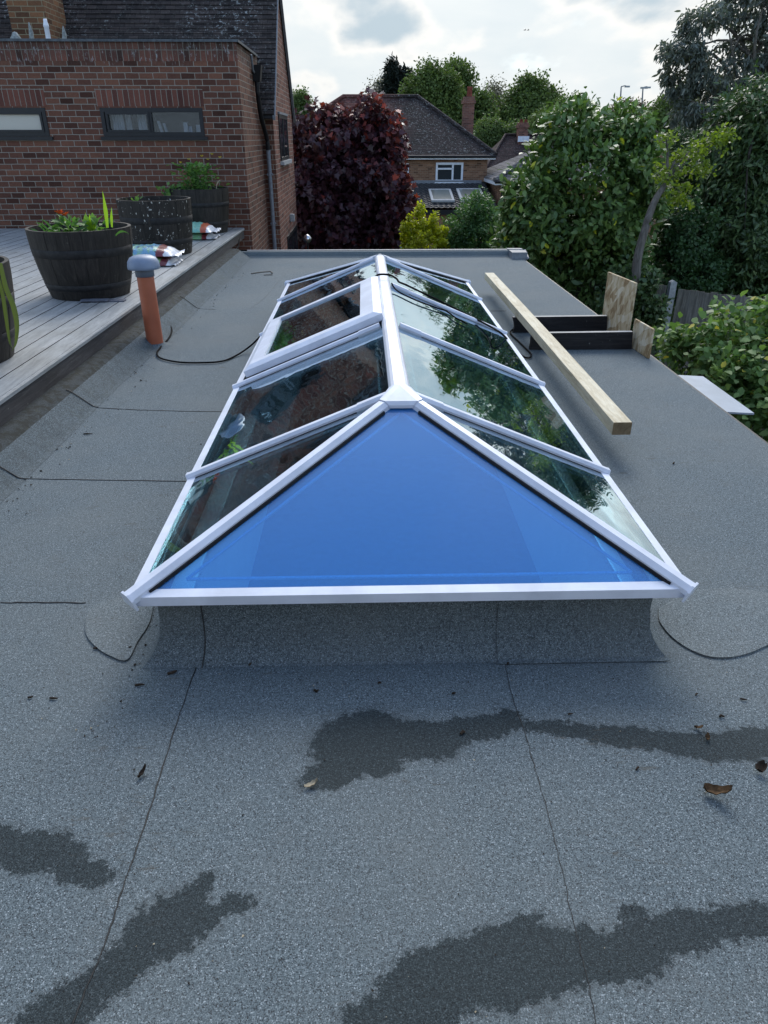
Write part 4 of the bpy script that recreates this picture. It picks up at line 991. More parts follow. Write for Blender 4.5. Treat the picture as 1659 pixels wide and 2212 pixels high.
pts, n_ = obox((2.158, 5.29), (2.140, 5.64), .003, .226); mb.prism(pts, n_); tag(mb.build('chipboard_panel', OSB, None, .002), 'small upright strand board panel butted against the nearer dark board', 'panel', 'upright strand boards at the roof edge')
mb = MB(); pts, n_ = obox((2.112, 5.665), (2.100, 6.30), .003, .49)
pts[2] = pts[2] + np.array([0, .02, -.018]); pts[3] = pts[3] + np.array([0, 0, .004])
mb.prism(pts, n_); tag(mb.build('chipboard_panel', OSB, None, .002), 'tall upright strand board panel standing at the roof edge behind the dark boards', 'panel', 'upright strand boards at the roof edge')
mb = MB()
A = [az(1415, 988, -.035), az(1580, 997, -.035), az(1285, 785, -.035), az(1130, 775, -.035)]
s7 = 720 / 1659; RR = lambda x, y: ((1200 + x * s7) * 1659 / 1920, (600 + y * s7) * 1659 / 1920)
A = [az(*RR(x, y), -.035) for x, y in ((1415, 988), (1580, 997), (1285, 785), (1130, 775))]
A[0][0] = A[3][0] = XR + .026
mb.prism(A, (0, 0, -.012)); tag(mb.build('white_sheet', SHEET), 'dull white sheet jutting out from under the roof edge above the brambles', 'sheet')

# ================================================================== SMALL LITTER
def scrap(u, v, L, w, ang, m, name, lab, group, curl=.3, h=.012):
    p = az(u, v, .004); mb = MB(); n = 6; d = np.array([math.cos(ang), math.sin(ang), 0]); s = np.array([-d[1], d[0], 0]); vs = []
    for i in range(n + 1):
        a = i / n; ww = w * math.sin(math.pi * (.12 + .76 * a)) * (.7 + .5 * rng.random())
        z = h * (a - .3) ** 2 * 2
        for k, q in enumerate((-1, -.3, .4, 1)): vs.append(p + d * L * (a - .5) + s * ww * q + (0, 0, z + abs(q) * h * curl + rng.random() * h * .3))
    mb.add(vs, [(4 * i + j, 4 * i + j + 1, 4 * i + 5 + j, 4 * i + 4 + j) for i in range(n) for j in range(3)], 0, True)
    lo = [tuple(np.array(q) - (0, 0, .0025)) for q in vs]; mb.add(lo, [(4 * i + j, 4 * i + 4 + j, 4 * i + 5 + j, 4 * i + j + 1) for i in range(n) for j in range(3)], 0, True)
    return tag(mb.build(name, m), lab, 'leaf' if 'leaf' in name else 'scrap', group)
def twig(u, v, L, ang, r, lab, group='dark twigs scattered on the felt', m=None):
    p = az(u, v, .004); d = np.array([math.cos(ang), math.sin(ang), 0])
    mb = MB(); mb.tube([p - d * L / 2, p + (rng.normal(0, .003), rng.normal(0, .003), .002), p + d * L / 2], [r, r * 1.2, r * .6], 6); return tag(mb.build('twig', m or DEADW), lab, 'twig', group)
scrap(1545, 1718, .062, .019, -.5, DLEAF, 'dead_leaf', 'big curled dark brown dead leaf lying on the dry felt', None, .5, .028)
scrap(1640, 1665, .026, .014, .3, DEADW, 'dead_leaf', 'crumpled black dead leaf near the end of a damp patch', None, .5, .02)
scrap(308, 1672, .034, .006, 1.1, DEADW, 'dead_leaf', 'small curled dark dead leaf beside the long lap seam', None, .4, .014)
scrap(672, 1697, .036, .007, .35, PLEAF, 'dead_leaf', 'pale dry dead leaf on the edge of the damp patch', None, .4, .012)
scrap(1528, 1595, .020, .006, 1.2, DLEAF, 'dead_leaf', 'small brown dead leaf at the damp streak under the corner patch', None, .4, .01)
scrap(1508, 1573, .022, .005, -.4, DLEAF, 'dead_leaf', 'thin brown dead leaf above the damp streak', None, .4, .01)
for (u, v, L, a) in ((545, 1432, .030, .9), (302, 1479, .028, .1), (116, 1508, .024, -.1), (490, 1412, .026, .8), (372, 1452, .030, .5), (190, 937, .05, .0), (66, 1505, .014, .4), (282, 1398, .012, .5), (1100, 1432, .016, 1.), (1606, 1510, .018, -.3), (1560, 1548, .014, 0), (1505, 1790 - 290, .012, .6), (980, 1497, .012, .2), (1232, 1542, .014, .1), (1000, 1583, .016, .5), (1375, 1660, .010, 1.), (683, 1490, .012, 0), (820, 1195 + 280, .010, 0), (205, 1400, .012, 0), (1290, 850, .03, -.8), (1302, 872, .03, -.7), (1455, 1000, .02, 1.)):
    twig(u, v, L, a, .0022 + .002 * rng.random(), 'short dark bark twig lying loose on the grey felt')
mb = MB(); mb.tube([az(543, 591, .006), az(560, 588, .008), az(585, 586, .006), az(588, 590, .006)], .012, 6, 0, .4); tag(mb.build('felt_strip', BLACK), 'bent black strip lying on the felt near the deck end', 'strip')
mb = MB(); mb.tube([az(570, 594, .006), az(580, 593.5, .006), az(589, 593.5, .006)], .010, 6, 0, .4); tag(mb.build('felt_strip', BLACK), 'short straight black strip beside the bent strip', 'strip')
for (u, v) in ((442, 1497 + 350),): pass
mb = MB(); PS = []
for k in range(260):
    u, v = rng.random() * 1659, 1320 + 890 * rng.random() ** 1.1
    PS.append((u, v, .0012 + .0022 * rng.random() ** 2))
for k in range(150):
    y = 2 + 7.5 * rng.random(); x = fil(y)[0][0] + abs(rng.normal(0, .10)); PS.append((x, y, -(.003 + .006 * rng.random())))
for k in range(140):
    y = 1.5 + 5.5 * rng.random() ** 1.5; x = KX0 - .07 - abs(rng.normal(0, .05)); PS.append((x, y, -(.002 + .004 * rng.random())))
for k in range(60):
    x = KX0 + (KX1 - KX0) * rng.random(); PS.append((x, KY0 - .09 - abs(rng.normal(0, .06)), -(.0015 + .002 * rng.random())))
for u, v, r in PS:
    p = az(u, v, .002) if r > 0 else np.array([u, v, .002]); r = abs(r)
    a = unit(6) * r * (1, 1, .6); mb.add([p + q + (0, 0, r * .3) for q in a] , [(0, 1, 2), (0, 2, 3), (0, 3, 4), (0, 4, 5), (1, 2, 5), (3, 4, 1)], int(rng.random() < .14))
tag(mb.build('debris', [DEADW, PLEAF]), 'fine crumbs of bark and grit scattered over the felt', 'debris', None, 'stuff')

# ================================================================== BRICK HOUSE
EX, EY, EZ = -1.716, 11.76, 2.665           # corner of the flat-topped wing
MY, GX = 13.92, -1.51                       # main front wall, gable wall
hs = thing('brick_house', 'old red brick house with a flat topped wing and steep lichened tile roof', 'house', (-5, 14, -3))
def wall_y(mb, y, xa, xb, za, zb, holes, depth=.09, mi=0):
    xs = sorted({xa, xb, *[h[0] for h in holes], *[h[1] for h in holes]}); zs = sorted({za, zb, *[h[2] for h in holes], *[h[3] for h in holes]})
    for i in range(len(xs) - 1):
        for j in range(len(zs) - 1):
            cx, cz_ = (xs[i] + xs[i + 1]) / 2, (zs[j] + zs[j + 1]) / 2
            if any(h[0] < cx < h[1] and h[2] < cz_ < h[3] for h in holes): continue
            mb.quad((xs[i], y, zs[j]), (xs[i + 1], y, zs[j]), (xs[i + 1], y, zs[j + 1]), (xs[i], y, zs[j + 1]), mi)
    for a, b_, c, d in holes:
        mb.quad((a, y, c), (b_, y, c), (b_, y + depth, c), (a, y + depth, c), mi); mb.quad((a, y, d), (b_, y, d), (b_, y + depth, d), (a, y + depth, d), mi)
        mb.quad((a, y, c), (a, y, d), (a, y + depth, d), (a, y + depth, c), mi); mb.quad((b_, y, c), (b_, y, d), (b_, y + depth, d), (b_, y + depth, c), mi)
W1 = (-3.73, -2.275, 1.505, 1.865); W0 = (-5.98, -4.50, 1.505, 1.865)
mb = MB(); wall_y(mb, EY, -9, EX, -3, EZ, [W1, W0])
mb.quad((EX, EY, -3), (EX, MY, -3), (EX, MY, EZ), (EX, EY, EZ)); mb.quad((-9, EY, EZ - .002), (EX, EY, EZ - .002), (EX, MY + .5, EZ - .002), (-9, MY + .5, EZ - .002))
mb.build('wing_wall', BRICK, hs)
mb = MB(); mb.box((-9, EY - .0035, EZ - .235), (EX + .0035, EY - .0005, EZ - .001)); mb.build('soldier_course', BRICK_S, hs)
for (a, b_, c, d) in (W1, W0):
    mb = MB(); mb.box((a - .03, EY - .003, d + .018), (b_ + .03, EY - .0005, d + .235)); mb.build('brick_lintel', BRICK_S, hs)
mb = MB(); mb.box((-9, EY - .035, EZ + .001), (EX + .03, EY + .16, EZ + .018)); mb.box((EX - .16, EY + .161, EZ + .001), (EX + .03, MY - .12, EZ + .018)); mb.box((-9, EY - .037, EZ - .012), (EX + .033, EY - .030, EZ + .020)); mb.box((EX + .028, EY - .03, EZ - .012), (EX + .034, MY - .12, EZ + .020)); mb.build('coping', DROOF, hs)
mb = MB(); mb.box((-9, EY + .17, EZ + .0005), (EX - .17, MY + .4, EZ + .012)); mb.build('wing_roof', FELT5, hs)
def window_y(parent, y, rect, fm, gm_, bars=(), ft=.055, sill=None, proud=.012, label=None, name='window', casement=None):
    a, b_, c, d = rect; mb = MB(); yf, yb = y - proud, y + .05
    mb.box((a, yf, d - ft), (b_, yb, d)); mb.box((a, yf, c), (b_, yb, c + ft)); mb.box((a, yf, c + ft), (a + ft, yb, d - ft)); mb.box((b_ - ft, yf, c + ft), (b_, yb, d - ft))
    for o, s0, s1 in bars:
        if o == 'v': mb.box((s0 - ft * .45, yf + .003, c + ft), (s0 + ft * .45, yb, d - ft))
        else: mb.box((s1[0], yf + .003, s0 - ft * .4), (s1[1], yb, s0 + ft * .4))
    wn = mb.build(name, fm, parent, .004)
    if casement:
        p, q = casement; e = ft * .62; mb = MB(); y2 = yf - .008
        mb.box((p, y2, d - ft - e + .006), (q, yb, d - ft + .006)); mb.box((p, y2, c + ft - .006), (q, yb, c + ft + e - .006)); mb.box((p, y2, c + ft + e - .006), (p + e, yb, d - ft - e + .006)); mb.box((q - e, y2, c + ft + e - .006), (q, yb, d - ft - e + .006)); mb.build('casement', fm, wn, .003)
    mb = MB(); mb.box((a + ft * .5, yb - .03, c + ft * .5), (b_ - ft * .5, yb - .022, d - ft * .5)); mb.build('pane', gm_, wn)
    if sill: mb = MB(); mb.box((a - .04, y - sill, c - .05), (b_ + .04, y + .02, c - .002)); mb.build('sill', fm, wn, .004)
    return wn
CLEARG = glass('clear window glass', (.72, .76, .80), .07)
WHITE_IN = plain('white curtain', (.62, .62, .62), .9, .2, .12, 9)
def ledge(win):
    a, b_, c, d = W1; yb = EY + .55
    mb = MB(); mb.quad((a, yb, c - .1), (b_, yb, c - .1), (b_, yb, d + .1), (a, yb, d + .1)); mb.quad((a, EY + .09, c - .001), (b_, EY + .09, c - .001), (b_, yb, c - .001), (a, yb, c - .001)); mb.quad((a, EY + .09, d + .001), (b_, EY + .09, d + .001), (b_, yb, d + .001), (a, yb, d + .001)); mb.quad((a, EY + .09, c), (a, yb, c), (a, yb, d), (a, EY + .09, d)); mb.quad((b_, EY + .09, c), (b_, yb, c), (b_, yb, d), (b_, EY + .09, d)); mb.build('window_recess', BLACK, win)
    for x0_, x1_, y_ in ((-3.62, -3.46, .16), (-3.44, -3.36, .2), (-3.26, -3.14, .17), (-3.12, -3.07, .2)):
        mb = MB(); n = 8
        for k in range(n): mb.quad((x0_ + (x1_ - x0_) * k / n, EY + y_ + .012 * (k % 2), c), (x0_ + (x1_ - x0_) * (k + 1) / n, EY + y_ + .012 * ((k + 1) % 2), c), (x0_ + (x1_ - x0_) * (k + 1) / n, EY + y_ + .012 * ((k + 1) % 2), d - .02), (x0_ + (x1_ - x0_) * k / n, EY + y_ + .012 * (k % 2), d - .02))
        mb.build('reflection_panel', WHITE_IN, win)  # white pleats added in place of reflections in the pane
    for x_, w_, h_, m_, lean in ((-2.93, .035, .20, WHITE_IN, .05), (-2.86, .03, .17, WHITE_IN, .04), (-2.60, .06, .18, WHITE_IN, 0), (-2.53, .05, .13, GREYP, 0), (-2.42, .07, .15, WHITE_IN, 0)):
        mb = MB(); mb.prism([(x_, EY + .14, c + .001), (x_ + w_, EY + .14, c + .001), (x_ + w_ - lean, EY + .14, c + h_), (x_ - lean, EY + .14, c + h_)], (0, .05, 0)); mb.build('ledge_item', m_, win)
w1_ = window_y(hs, EY, W1, DARKM, CLEARG, [('v', -3.03, 0)], casement=(-3.66, -3.04), sill=.035)
ledge(w1_)
window_y(hs, EY, W0, DARKM, FROST, sill=.035, casement=(-5.92, -4.56))
# white panels inside the window stand in for reflections seen in its pane; main body and gable
EAZ, APY, APZ, BY = 2.08, 15.85, 4.16, 17.62
mb = MB(); mb.quad((-9, MY, -3), (GX, MY, -3), (GX, MY, EAZ), (-9, MY, EAZ)); mb.build('front_wall', BRICK, hs)
mb = MB(); mb.poly([(GX, MY, -3), (GX, BY, -3), (GX, BY, EAZ), (GX, APY, APZ - .05), (GX, MY, EAZ)]); mb.poly([(-9, BY, -3), (GX, BY, -3), (GX, BY, EAZ), (-9, BY, EAZ)]); mb.build('gable_wall', BRICK_G, hs)
def tiled(name, ya, za, yb, zb, xa0, xa1, xb0, xb1, m, parent, gauge=.1, th=.018, mi_n=6):
    """stepped courses from eave (ya, za, xa0..xa1) up to ridge (yb, zb, xb0..xb1)"""
    L = math.hypot(yb - ya, zb - za); n = max(3, int(L / gauge)); d = np.array([0, (yb - ya) / L, (zb - za) / L]); nn = np.array([0, -d[2], d[1]]); nn *= np.sign(nn[2])
    mb = MB()
    for k in range(n):
        s0, s1 = k / n, min(1, (k + 1) / n + .35 / n); p0 = np.array([0, ya, za]) + d * L * s0 + nn * th; p1 = np.array([0, ya, za]) + d * L * s1 + nn * .002
        l = lambda s: (xa0 + (xb0 - xa0) * s, xa1 + (xb1 - xa1) * s)
        (a0, a1), (b0, b1) = l(s0), l(s1)
        xs0 = np.linspace(a0, a1, mi_n); xs1 = np.linspace(b0, b1, mi_n); j0 = rng.normal(0, th * .12, mi_n)
        for i in range(mi_n - 1):
            A, B_ = p0 + (xs0[i], 0, j0[i]), p0 + (xs0[i + 1], 0, j0[i + 1]); Cc, D_ = p1 + (xs1[i + 1], 0, 0), p1 + (xs1[i], 0, 0)
            mb.quad(A, B_, Cc, D_); mb.quad(A - nn * th, B_ - nn * th, B_, A)
    return mb.build(name, m, parent)
ov = MY - .24; ez = EAZ - .24 * (APZ - EAZ) / (APY - MY)
tiled('front_roof', ov, ez, APY, APZ, -9, GX + .05, -9, GX + .05, TILE, hs, .105, .020, 24)
ovb = BY + .2; tiled('back_roof', ovb, EAZ - .2 * (APZ - EAZ) / (BY - APY), APY, APZ, -9, GX + .05, -9, GX + .05, TILE, hs, .12, .02, 12)
mb = MB(); sl_ = np.array([0, APY - ov, APZ - ez]); nn_ = np.array([0, -sl_[2], sl_[1]]) / np.linalg.norm(sl_)
for (ya, za) in ((ov, ez), (ovb, EAZ - .2 * (APZ - EAZ) / (BY - APY))):
    p0, p1 = np.array([GX + .022, ya, za]), np.array([GX + .022, APY, APZ]); dn = np.array([0, 0, -.075])
    mb.prism([p0, p1, p1 + dn, p0 + dn], (.045, 0, 0))
mb.build('verge', LEAD, hs)
mb = MB(); mb.tube([(-9, APY, APZ + .03), (GX + .05, APY, APZ + .03)], .09, 12); mb.build('ridge_tiles', TILE, hs)
mb = MB(); mb.prism([(-9, ov + .02, ez - .05), (-9, ov + .02, ez - .004), (-9, MY, EAZ - .02), (-9, MY, ez - .05)], (9 + GX + .04, 0, 0)); mb.build('soffit', DARKM, hs)
# downpipe with hopper
k_ = 220 / 839; PP = lambda x, y: ((560 + x * k_) * 1659 / 1920, (80 + y * k_) * 1659 / 1920)
dp = thing_ = None
mb = MB(); q0 = [(EX + .055, 13.30, 2.32), (EX + .055, 13.32, 2.08), (EX + .06, 13.50, 1.78), (EX + .09, 13.78, 1.50), (EX + .10, 13.83, 1.30)]
mb.tube(smoothpath(q0, 5), .038, 10); up_ = mb.build('downpipe', BLACK, hs)
mb = MB(); mb.tube([(EX + .10, 13.83, 1.31), (EX + .10, 13.83, -3)], .036, 10)
for z in (.9, .1, -.7): mb.box((EX + .055, 13.80, z), (EX + .145, 13.92, z + .03))
mb.build('lower_pipe', LEAD, up_)
mb = MB(); mb.prism([(EX + .004, 13.20, 2.50), (EX + .15, 13.20, 2.50), (EX + .11, 13.24, 2.28), (EX + .004, 13.24, 2.28)], (0, .2, 0)); mb.build('hopper', BLACK, up_)
mb = MB(); mb.tube([(EX + .03, 13.02, 2.62), (EX + .03, 13.10, 2.42), (EX + .03, 13.22, 2.40)], .018, 8); mb.build('overflow_pipe', LEAD, up_)
# gable windows and lamp
def window_x(rect, name, pn, bars, sill=True):
    a, b_, c, d = rect; ft = .06; mb = MB(); xf, xb = GX + .022, GX + .001
    mb.box((xb, a, d - ft), (xf, b_, d)); mb.box((xb, a, c), (xf, b_, c + ft)); mb.box((xb, a, c + ft), (xf, a + ft, d - ft)); mb.box((xb, b_ - ft, c + ft), (xf, b_, d - ft))
    for y in bars: mb.box((xb, y - .03, c + ft), (xf - .002, y + .03, d - ft))
    wn = mb.build(name, DARKM, hs)
    mb = MB(); mb.box((xb, a + .03, c + .03), (xb + .008, b_ - .03, d - .03)); mb.build('pane', pn, wn)
    if sill:
        mb = MB(); mb.box((xb, a - .05, c - .07), (GX + .07, b_ + .05, c - .004)); mb.build('sill', CONC, wn)
        mb = MB(); mb.box((xb, a - .02, d + .002), (GX + .035, b_ + .02, d + .04)); mb.build('vent_strip', LEAD, wn)
window_x((14.78, 16.35, 1.10, 1.86), 'window', DGLASS, [15.5])
a_ = apl(*PP(600, 1950), (GX, 0, 0), (1, 0, 0)); b__ = apl(*PP(688, 1850), (GX, 0, 0), (1, 0, 0))
window_x((a_[1], b__[1], -2.0, a_[2]), 'garden_door', DGLASS, [(a_[1] + b__[1]) / 2], False)
lp = apl(*PP(630, 1770), (GX, 0, 0), (1, 0, 0))
mb = MB(); mb.box((GX + .001, lp[1] - .09, lp[2] - .07), (GX + .09, lp[1] + .09, lp[2] + .07)); mb.build('wall_light', CONC, hs, .012)
# chimney stack
ca, cb_ = ay(25, 60, 14.1)[0], ay(106, 70, 14.1)[0]
mb = MB(); mb.box((ca, 14.1, 2.3), (cb_, 15.0, 4.6)); ch = mb.build('chimney', BRICK_C, hs)
# stakes, white vent and ornaments standing behind the coping
def atc(u, v, y=12.05): return ay(u, v, y)
p_ = atc(105, 85); vt = thing('white_vent', 'white plastic vent with a necked cap standing behind the brick coping', 'vent', (p_[0], 12.05, EZ + .012))
mb = MB(); mb.lathe([(.034, 0), (.032, .17), (.037, .175), (.037, .195)], (p_[0], 12.05, EZ + .012), 20); mb.build('pipe', WHITE2, vt)
mb = MB(); mb.lathe([(.037, .194), (.026, .24), (.026, .262), (.02, .27), (.001, .272)], (p_[0] - .0, 12.05, EZ + .012), 20); mb.build('cap', WHITE2, vt)
PALEW = plain('bleached wood', (.22, .235, .23), .85, .2, .3, 30)
for (u0, v0, u1, v1, lab) in ((62, 48, 68, 85, 'tall bleached pointed stake in front of the mossy chimney side'), (136, 56, 138, 85, 'thin bleached stake at the chimney corner, tallest near the tiles')):
    a, b_ = atc(u0, v0), atc(u1, v1); b_[2] = EZ + .012; mb = MB(); mb.tube([b_, (a + b_) / 2 + (.01, 0, 0), a], [.032, .03, .008], 7); tag(mb.build('stake', PALEW), lab, 'stake')
a = atc(36, 82); mb = MB(); mb.lathe([(.001, .10), (.03, .09), (.05, .05), (.075, .02), (.07, 0)], (a[0], 12.02, EZ + .03), 14); tag(mb.build('ornament', PALEW), 'small pale rounded ornament sitting on the brick coping', 'ornament')

# ================================================================== FAR HOUSES
def hip_house(name, label, y, eaveL, eaveR, ridgeL, ridgeR, wallz, depth, tm, bm_, gz0, ov=.35, fascia=WHITE2):
    """eave / ridge ends as (x, z) on the near eave line and on the ridge line half the depth behind"""
    h = thing(name, label, 'house', ((eaveL[0] + eaveR[0]) / 2, y + depth / 2, gz0))
    ze = eaveR[1]; zr = ridgeR[1]; yr = y + depth / 2
    tiled('front_roof', y, ze, yr, zr, eaveL[0], eaveR[0], ridgeL[0], ridgeR[0], tm, h, .13, .012, 10)
    mb = MB()
    E = [(eaveL[0], y, ze), (eaveR[0], y, ze), (eaveR[0], y + depth, ze), (eaveL[0], y + depth, ze)]; r0, r1 = (ridgeL[0], yr, zr), (ridgeR[0], yr, zr)
    mb.poly([E[1], E[2], r1]); mb.poly([E[3], E[0], r0]); mb.poly([E[2], E[3], r0, r1]); mb.build('roof', tm, h)
    mb = MB(); mb.tube([np.array(E[1]) + (0, 0, .04), np.array(r1) + (0, 0, .05), np.array(r0) + (0, 0, .05), np.array(E[0]) + (0, 0, .04)], .11, 8); mb.build('ridge_tiles', tm, h)
    mb = MB(); mb.box((eaveL[0] + ov, y + ov, gz0), (eaveR[0] - ov, y + depth - ov, ze - .10)); mb.build('wall', bm_, h)
    mb = MB(); mb.box((eaveL[0] + .02, y + .02, ze - .17), (eaveR[0] - .02, y + depth - .02, ze - .03)); mb.build('fascia', fascia, h)
    mb = MB(); mb.tube([(eaveL[0], y - .05, ze - .04), (eaveR[0], y - .05, ze - .04)], .06, 8); mb.build('gutter', BLACK, h)
    return h
POTM = plain('old red clay', (.17, .05, .036), .8, .2, .3, 8)
def chim(parent, u0, u1, v0, vb, y, m, pots=(), dz=.0, dep=.9):
    a, b_ = ay(u0, (v0 + vb) / 2, y), ay(u1, (v0 + vb) / 2, y); zt = ay((u0 + u1) / 2, v0, y)[2]; zb_ = ay((u0 + u1) / 2, vb, y)[2] - 1.0
    mb = MB(); mb.box((a[0], y, zb_), (b_[0], y + dep, zt)); mb.box((a[0] - .06, y - .06, zt - .32), (b_[0] + .06, y + dep + .06, zt - .16)); c = mb.build('chimney', m, parent)
    for (u, r, h) in pots:
        p = ay(u, v0, y + dep / 2); mb = MB(); mb.lathe([(r, 0), (r * .82, h * .8), (r * .95, h * .85), (r * .95, h), (r * .6, h)], (p[0], y + dep / 2, zt), 14); mb.build('chimney_pot', POTM, c)
    return c
FY = 38.
yr = FY + 4.6
pL, pR, pe = ay(742, 216, yr), ay(902, 211, yr), ay(1072, 336, FY)
fh = hip_house('far_house', 'brown hip roofed brick house with tall chimney beyond the purple maple', FY, (pL[0] - 4.2, pe[2]), (pe[0], pe[2]), (pL[0], pR[2]), (pR[0], pR[2]), 0, 9.2, TILE_F, BRICK_F, -5.)
chim(fh, 1003, 1024, 208, 282, FY + 4.0, BRICK_D, [(1014, .15, .45)])
rect = lambda u0, v0, u1, v1, y: (ay(u0, (v0 + v1) / 2, y)[0], ay(u1, (v0 + v1) / 2, y)[0], ay((u0 + u1) / 2, v1, y)[2], ay((u0 + u1) / 2, v0, y)[2])
WY = FY + .35
def fwin(h, r, y, bars, n='window'):
    window_y(h, y - .03, r, WHITE2, DGLASS, bars, ft=.10, proud=.03, sill=.12, name=n)
r = rect(941, 351, 1000, 393, WY); mx_ = r[0] + (r[1] - r[0]) * .62; hz = r[3] - (r[3] - r[2]) * .32
fwin(fh, r, WY, [('v', mx_, 0), ('h', hz, (r[0] + .1, mx_))])
r = rect(851, 353, 883, 374, WY); fwin(fh, r, WY, [('v', (r[0] + r[1]) / 2, 0)])
# lean-to with pantiles and two roof windows
LY = 34.2
t0, t1 = ay(870, 397, WY - .02), ay(1062, 397, WY - .02); b0, b1 = ay(868, 456, LY), ay(1076, 452, LY)
zt_, zb2 = t1[2], b1[2]; xl, xr_ = t0[0] - 2.5, b1[0]
ny = 16; nxp = 110; mb = MB(); vs = []
for j in range(ny * 2 + 1):
    s = (j // 2 + (j % 2) * .999) / ny if j < ny * 2 else 1.
    for i in range(nxp + 1):
        a = i / nxp; x = xl + (xr_ - xl) * a
        step = .035 * (1 - (s * ny) % 1.) if j % 2 == 0 or True else 0
        vs.append((x, LY + (WY - .05 - LY) * s, zb2 + (zt_ - zb2) * s + .05 * abs(math.sin(math.pi * a * 26)) + (.045 if j % 2 == 0 else 0)))
mb.add(vs, [(j * (nxp + 1) + i, j * (nxp + 1) + i + 1, (j + 1) * (nxp + 1) + i + 1, (j + 1) * (nxp + 1) + i) for j in range(ny * 2) for i in range(nxp)], 0)
mb.build('lean_to_roof', PANT, fh)
mb = MB(); mb.box((xl, WY - .12, zt_ - .02), (xr_ - .2, WY - .01, zt_ + .16)); mb.build('flashing', LEAD, fh)
mb = MB(); mb.box((xl, LY + .3, -5), (xr_ - .15, WY - .02, zb2 - .04)); mb.build('lean_to_wall', BRICK_F, fh)
mb = MB(); mb.box((xl, LY - .02, zb2 - .22), (xr_, LY + .05, zb2 - .02)); mb.build('gutter', BLACK, fh)
sn_ = np.cross((1, 0, 0), (0, WY - LY, zt_ - zb2)); sn_ = sn_ / np.linalg.norm(sn_)
for u0, u1, v0, v1 in ((930, 962, 412, 437), (993, 1032, 411, 437)):
    Q = [apl(u, v, (0, LY, zb2 + .1), sn_) for u, v in ((u0 + 2, v1), (u1 + 1, v1), (u1 - 3, v0), (u0 - 1, v0))]
    Q[1][0] = Q[0][0] + 1.05 * (1 if u0 < 950 else 1.1); Q[2][0] = Q[1][0]; Q[3][0] = Q[0][0]
    c_ = np.mean(Q, axis=0); mb = MB(); mb.prism(Q, sn_ * .09); sk = mb.build('skylight', CONC, fh)
    mb = MB(); mb.prism([c_ + (q - c_) * np.array([.80, .82, .82]) + sn_ * .092 for q in Q], sn_ * .006); mb.build('pane', SKYG, sk)
p = ay(866, 490, LY + .2); mb = MB(); mb.box((p[0] - .3, LY + .25, p[2] - .9), (p[0] + .2, LY + .29, p[2] + .45)); mb.build('garden_door', darkglass('painted sky door glass', (.30, .42, .62), .1), fh)  # pale blue base colour stands in for sky reflected in the glass

y2 = 54.; yr = y2 + 4
pl, pr_, e0, e1 = ay(1092, 293, yr), ay(1172, 293, yr), ay(1040, 381, y2), ay(1240, 381, y2)
h2 = hip_house('far_house', 'red-brown hip roofed house with squat chimney seen behind the tall-chimney house', y2, (e0[0], e0[2]), (e1[0], e0[2]), (pl[0], pl[2]), (pr_[0], pl[2]), 0, 8, TILE_R, BRICK_F, -5)
c_ = chim(h2, 1121, 1141, 265, 302, yr - .9, BRICK_D, [(1126, .13, .22), (1136, .13, .2)])
a_, b_ = ay(1119, 302, yr - 1.0), ay(1143, 302, yr - 1.0); mb = MB(); mb.box((a_[0], yr - 1.0, ay(1130, 303, yr - 1)[2] - .1), (b_[0], yr - .92, ay(1130, 294, yr - 1)[2])); mb.build('flashing', WHITE, c_)
y3 = 35.
pl, e0 = ay(1190, 308, y3 + 3.4), ay(1069, 391, y3)
h3 = hip_house('bungalow', 'low grey tiled bungalow half hidden behind the laurel tree', y3, (e0[0], e0[2]), (e0[0] + 9, e0[2]), (e0[0] + 3.1, pl[2]), (e0[0] + 5.9, pl[2]), 0, 6.8, TILE_K, BRICK_F, -5)
mb = MB(); mb.tube([(e0[0] + .42, y3 + .28, e0[2] - .1), (e0[0] + .42, y3 + .28, -5)], .05, 8); mb.build('downpipe', BLACK, h3)
y4 = 44.
pl, e0 = ay(1398, 268, y4 + 3), ay(1444, 318, y4)
h4 = hip_house('far_house', 'small dark brown roof peeping out between the laurel and the evergreens', y4, (e0[0] - 3.2, e0[2]), (e0[0] + .3, e0[2]), (e0[0] - 2.2, pl[2]), (pl[0] - .2, pl[2]), 0, 6, TILE_R, BRICK_F, -5)

# ================================================================== STREET LAMPS, GLOBE, FENCE
for u0, u1, vt_, vb_, lab, cross in ((1342, 1357, 187, 250, 'thin street lamp with a single bent arm above the laurel', False), (1389, 1402, 189, 255, 'thin street lamp with a short double head above the laurel', True)):
    y = 90.; a = ay(u0, vt_, y); b_ = ay(u0 - 4, vb_, y); e = ay(u1, vt_, y); L_ = thing('street_lamp', lab, 'street lamp', (b_[0], y, 0))
    mb = MB(); mb.tube([(b_[0], y, 0), b_, a], [.13, .11, .07], 8); mb.tube([a, ((a[0] + e[0]) / 2, y, a[2] + .08), e], .06, 6); mb.build('pole', LEAD, L_)
    mb = MB(); mb.box((e[0] - .35, y - .15, e[2] - .08), (e[0] + .15, y + .15, e[2] + .08)); 
    if cross: mb.box((a[0] - .25, y - .12, a[2] - .12), (a[0] + .5, y + .12, a[2] + .05))
    mb.build('lamp_head', CONC, L_)
p = ay(664, 516, 15.6); mb = MB(); mb.lathe([(.001, -.085), (.05, -.07), (.085, -.02), (.085, .02), (.05, .07), (.001, .085)], (p[0], 15.6, p[2]), 20); gb = mb.build('garden_globe', plain('polished globe', (.6, .6, .62), .18, .5, .05, 8, 0, .9)); tag(gb, 'shiny round metal globe on a stem in front of the dark maple foot', 'garden globe')
mb = MB(); mb.tube([(p[0], 15.6, p[2] - .08), (p[0], 15.6, -3.3)], .018, 8); mb.build('stem', DARKM, gb)
fA, fB = ay(1452, 614, 12.6), ay(1660, 632, 11.6)
fd = fB - fA; fd[2] = 0; fd /= np.linalg.norm(fd); fn = np.array([fd[1], -fd[0], 0])
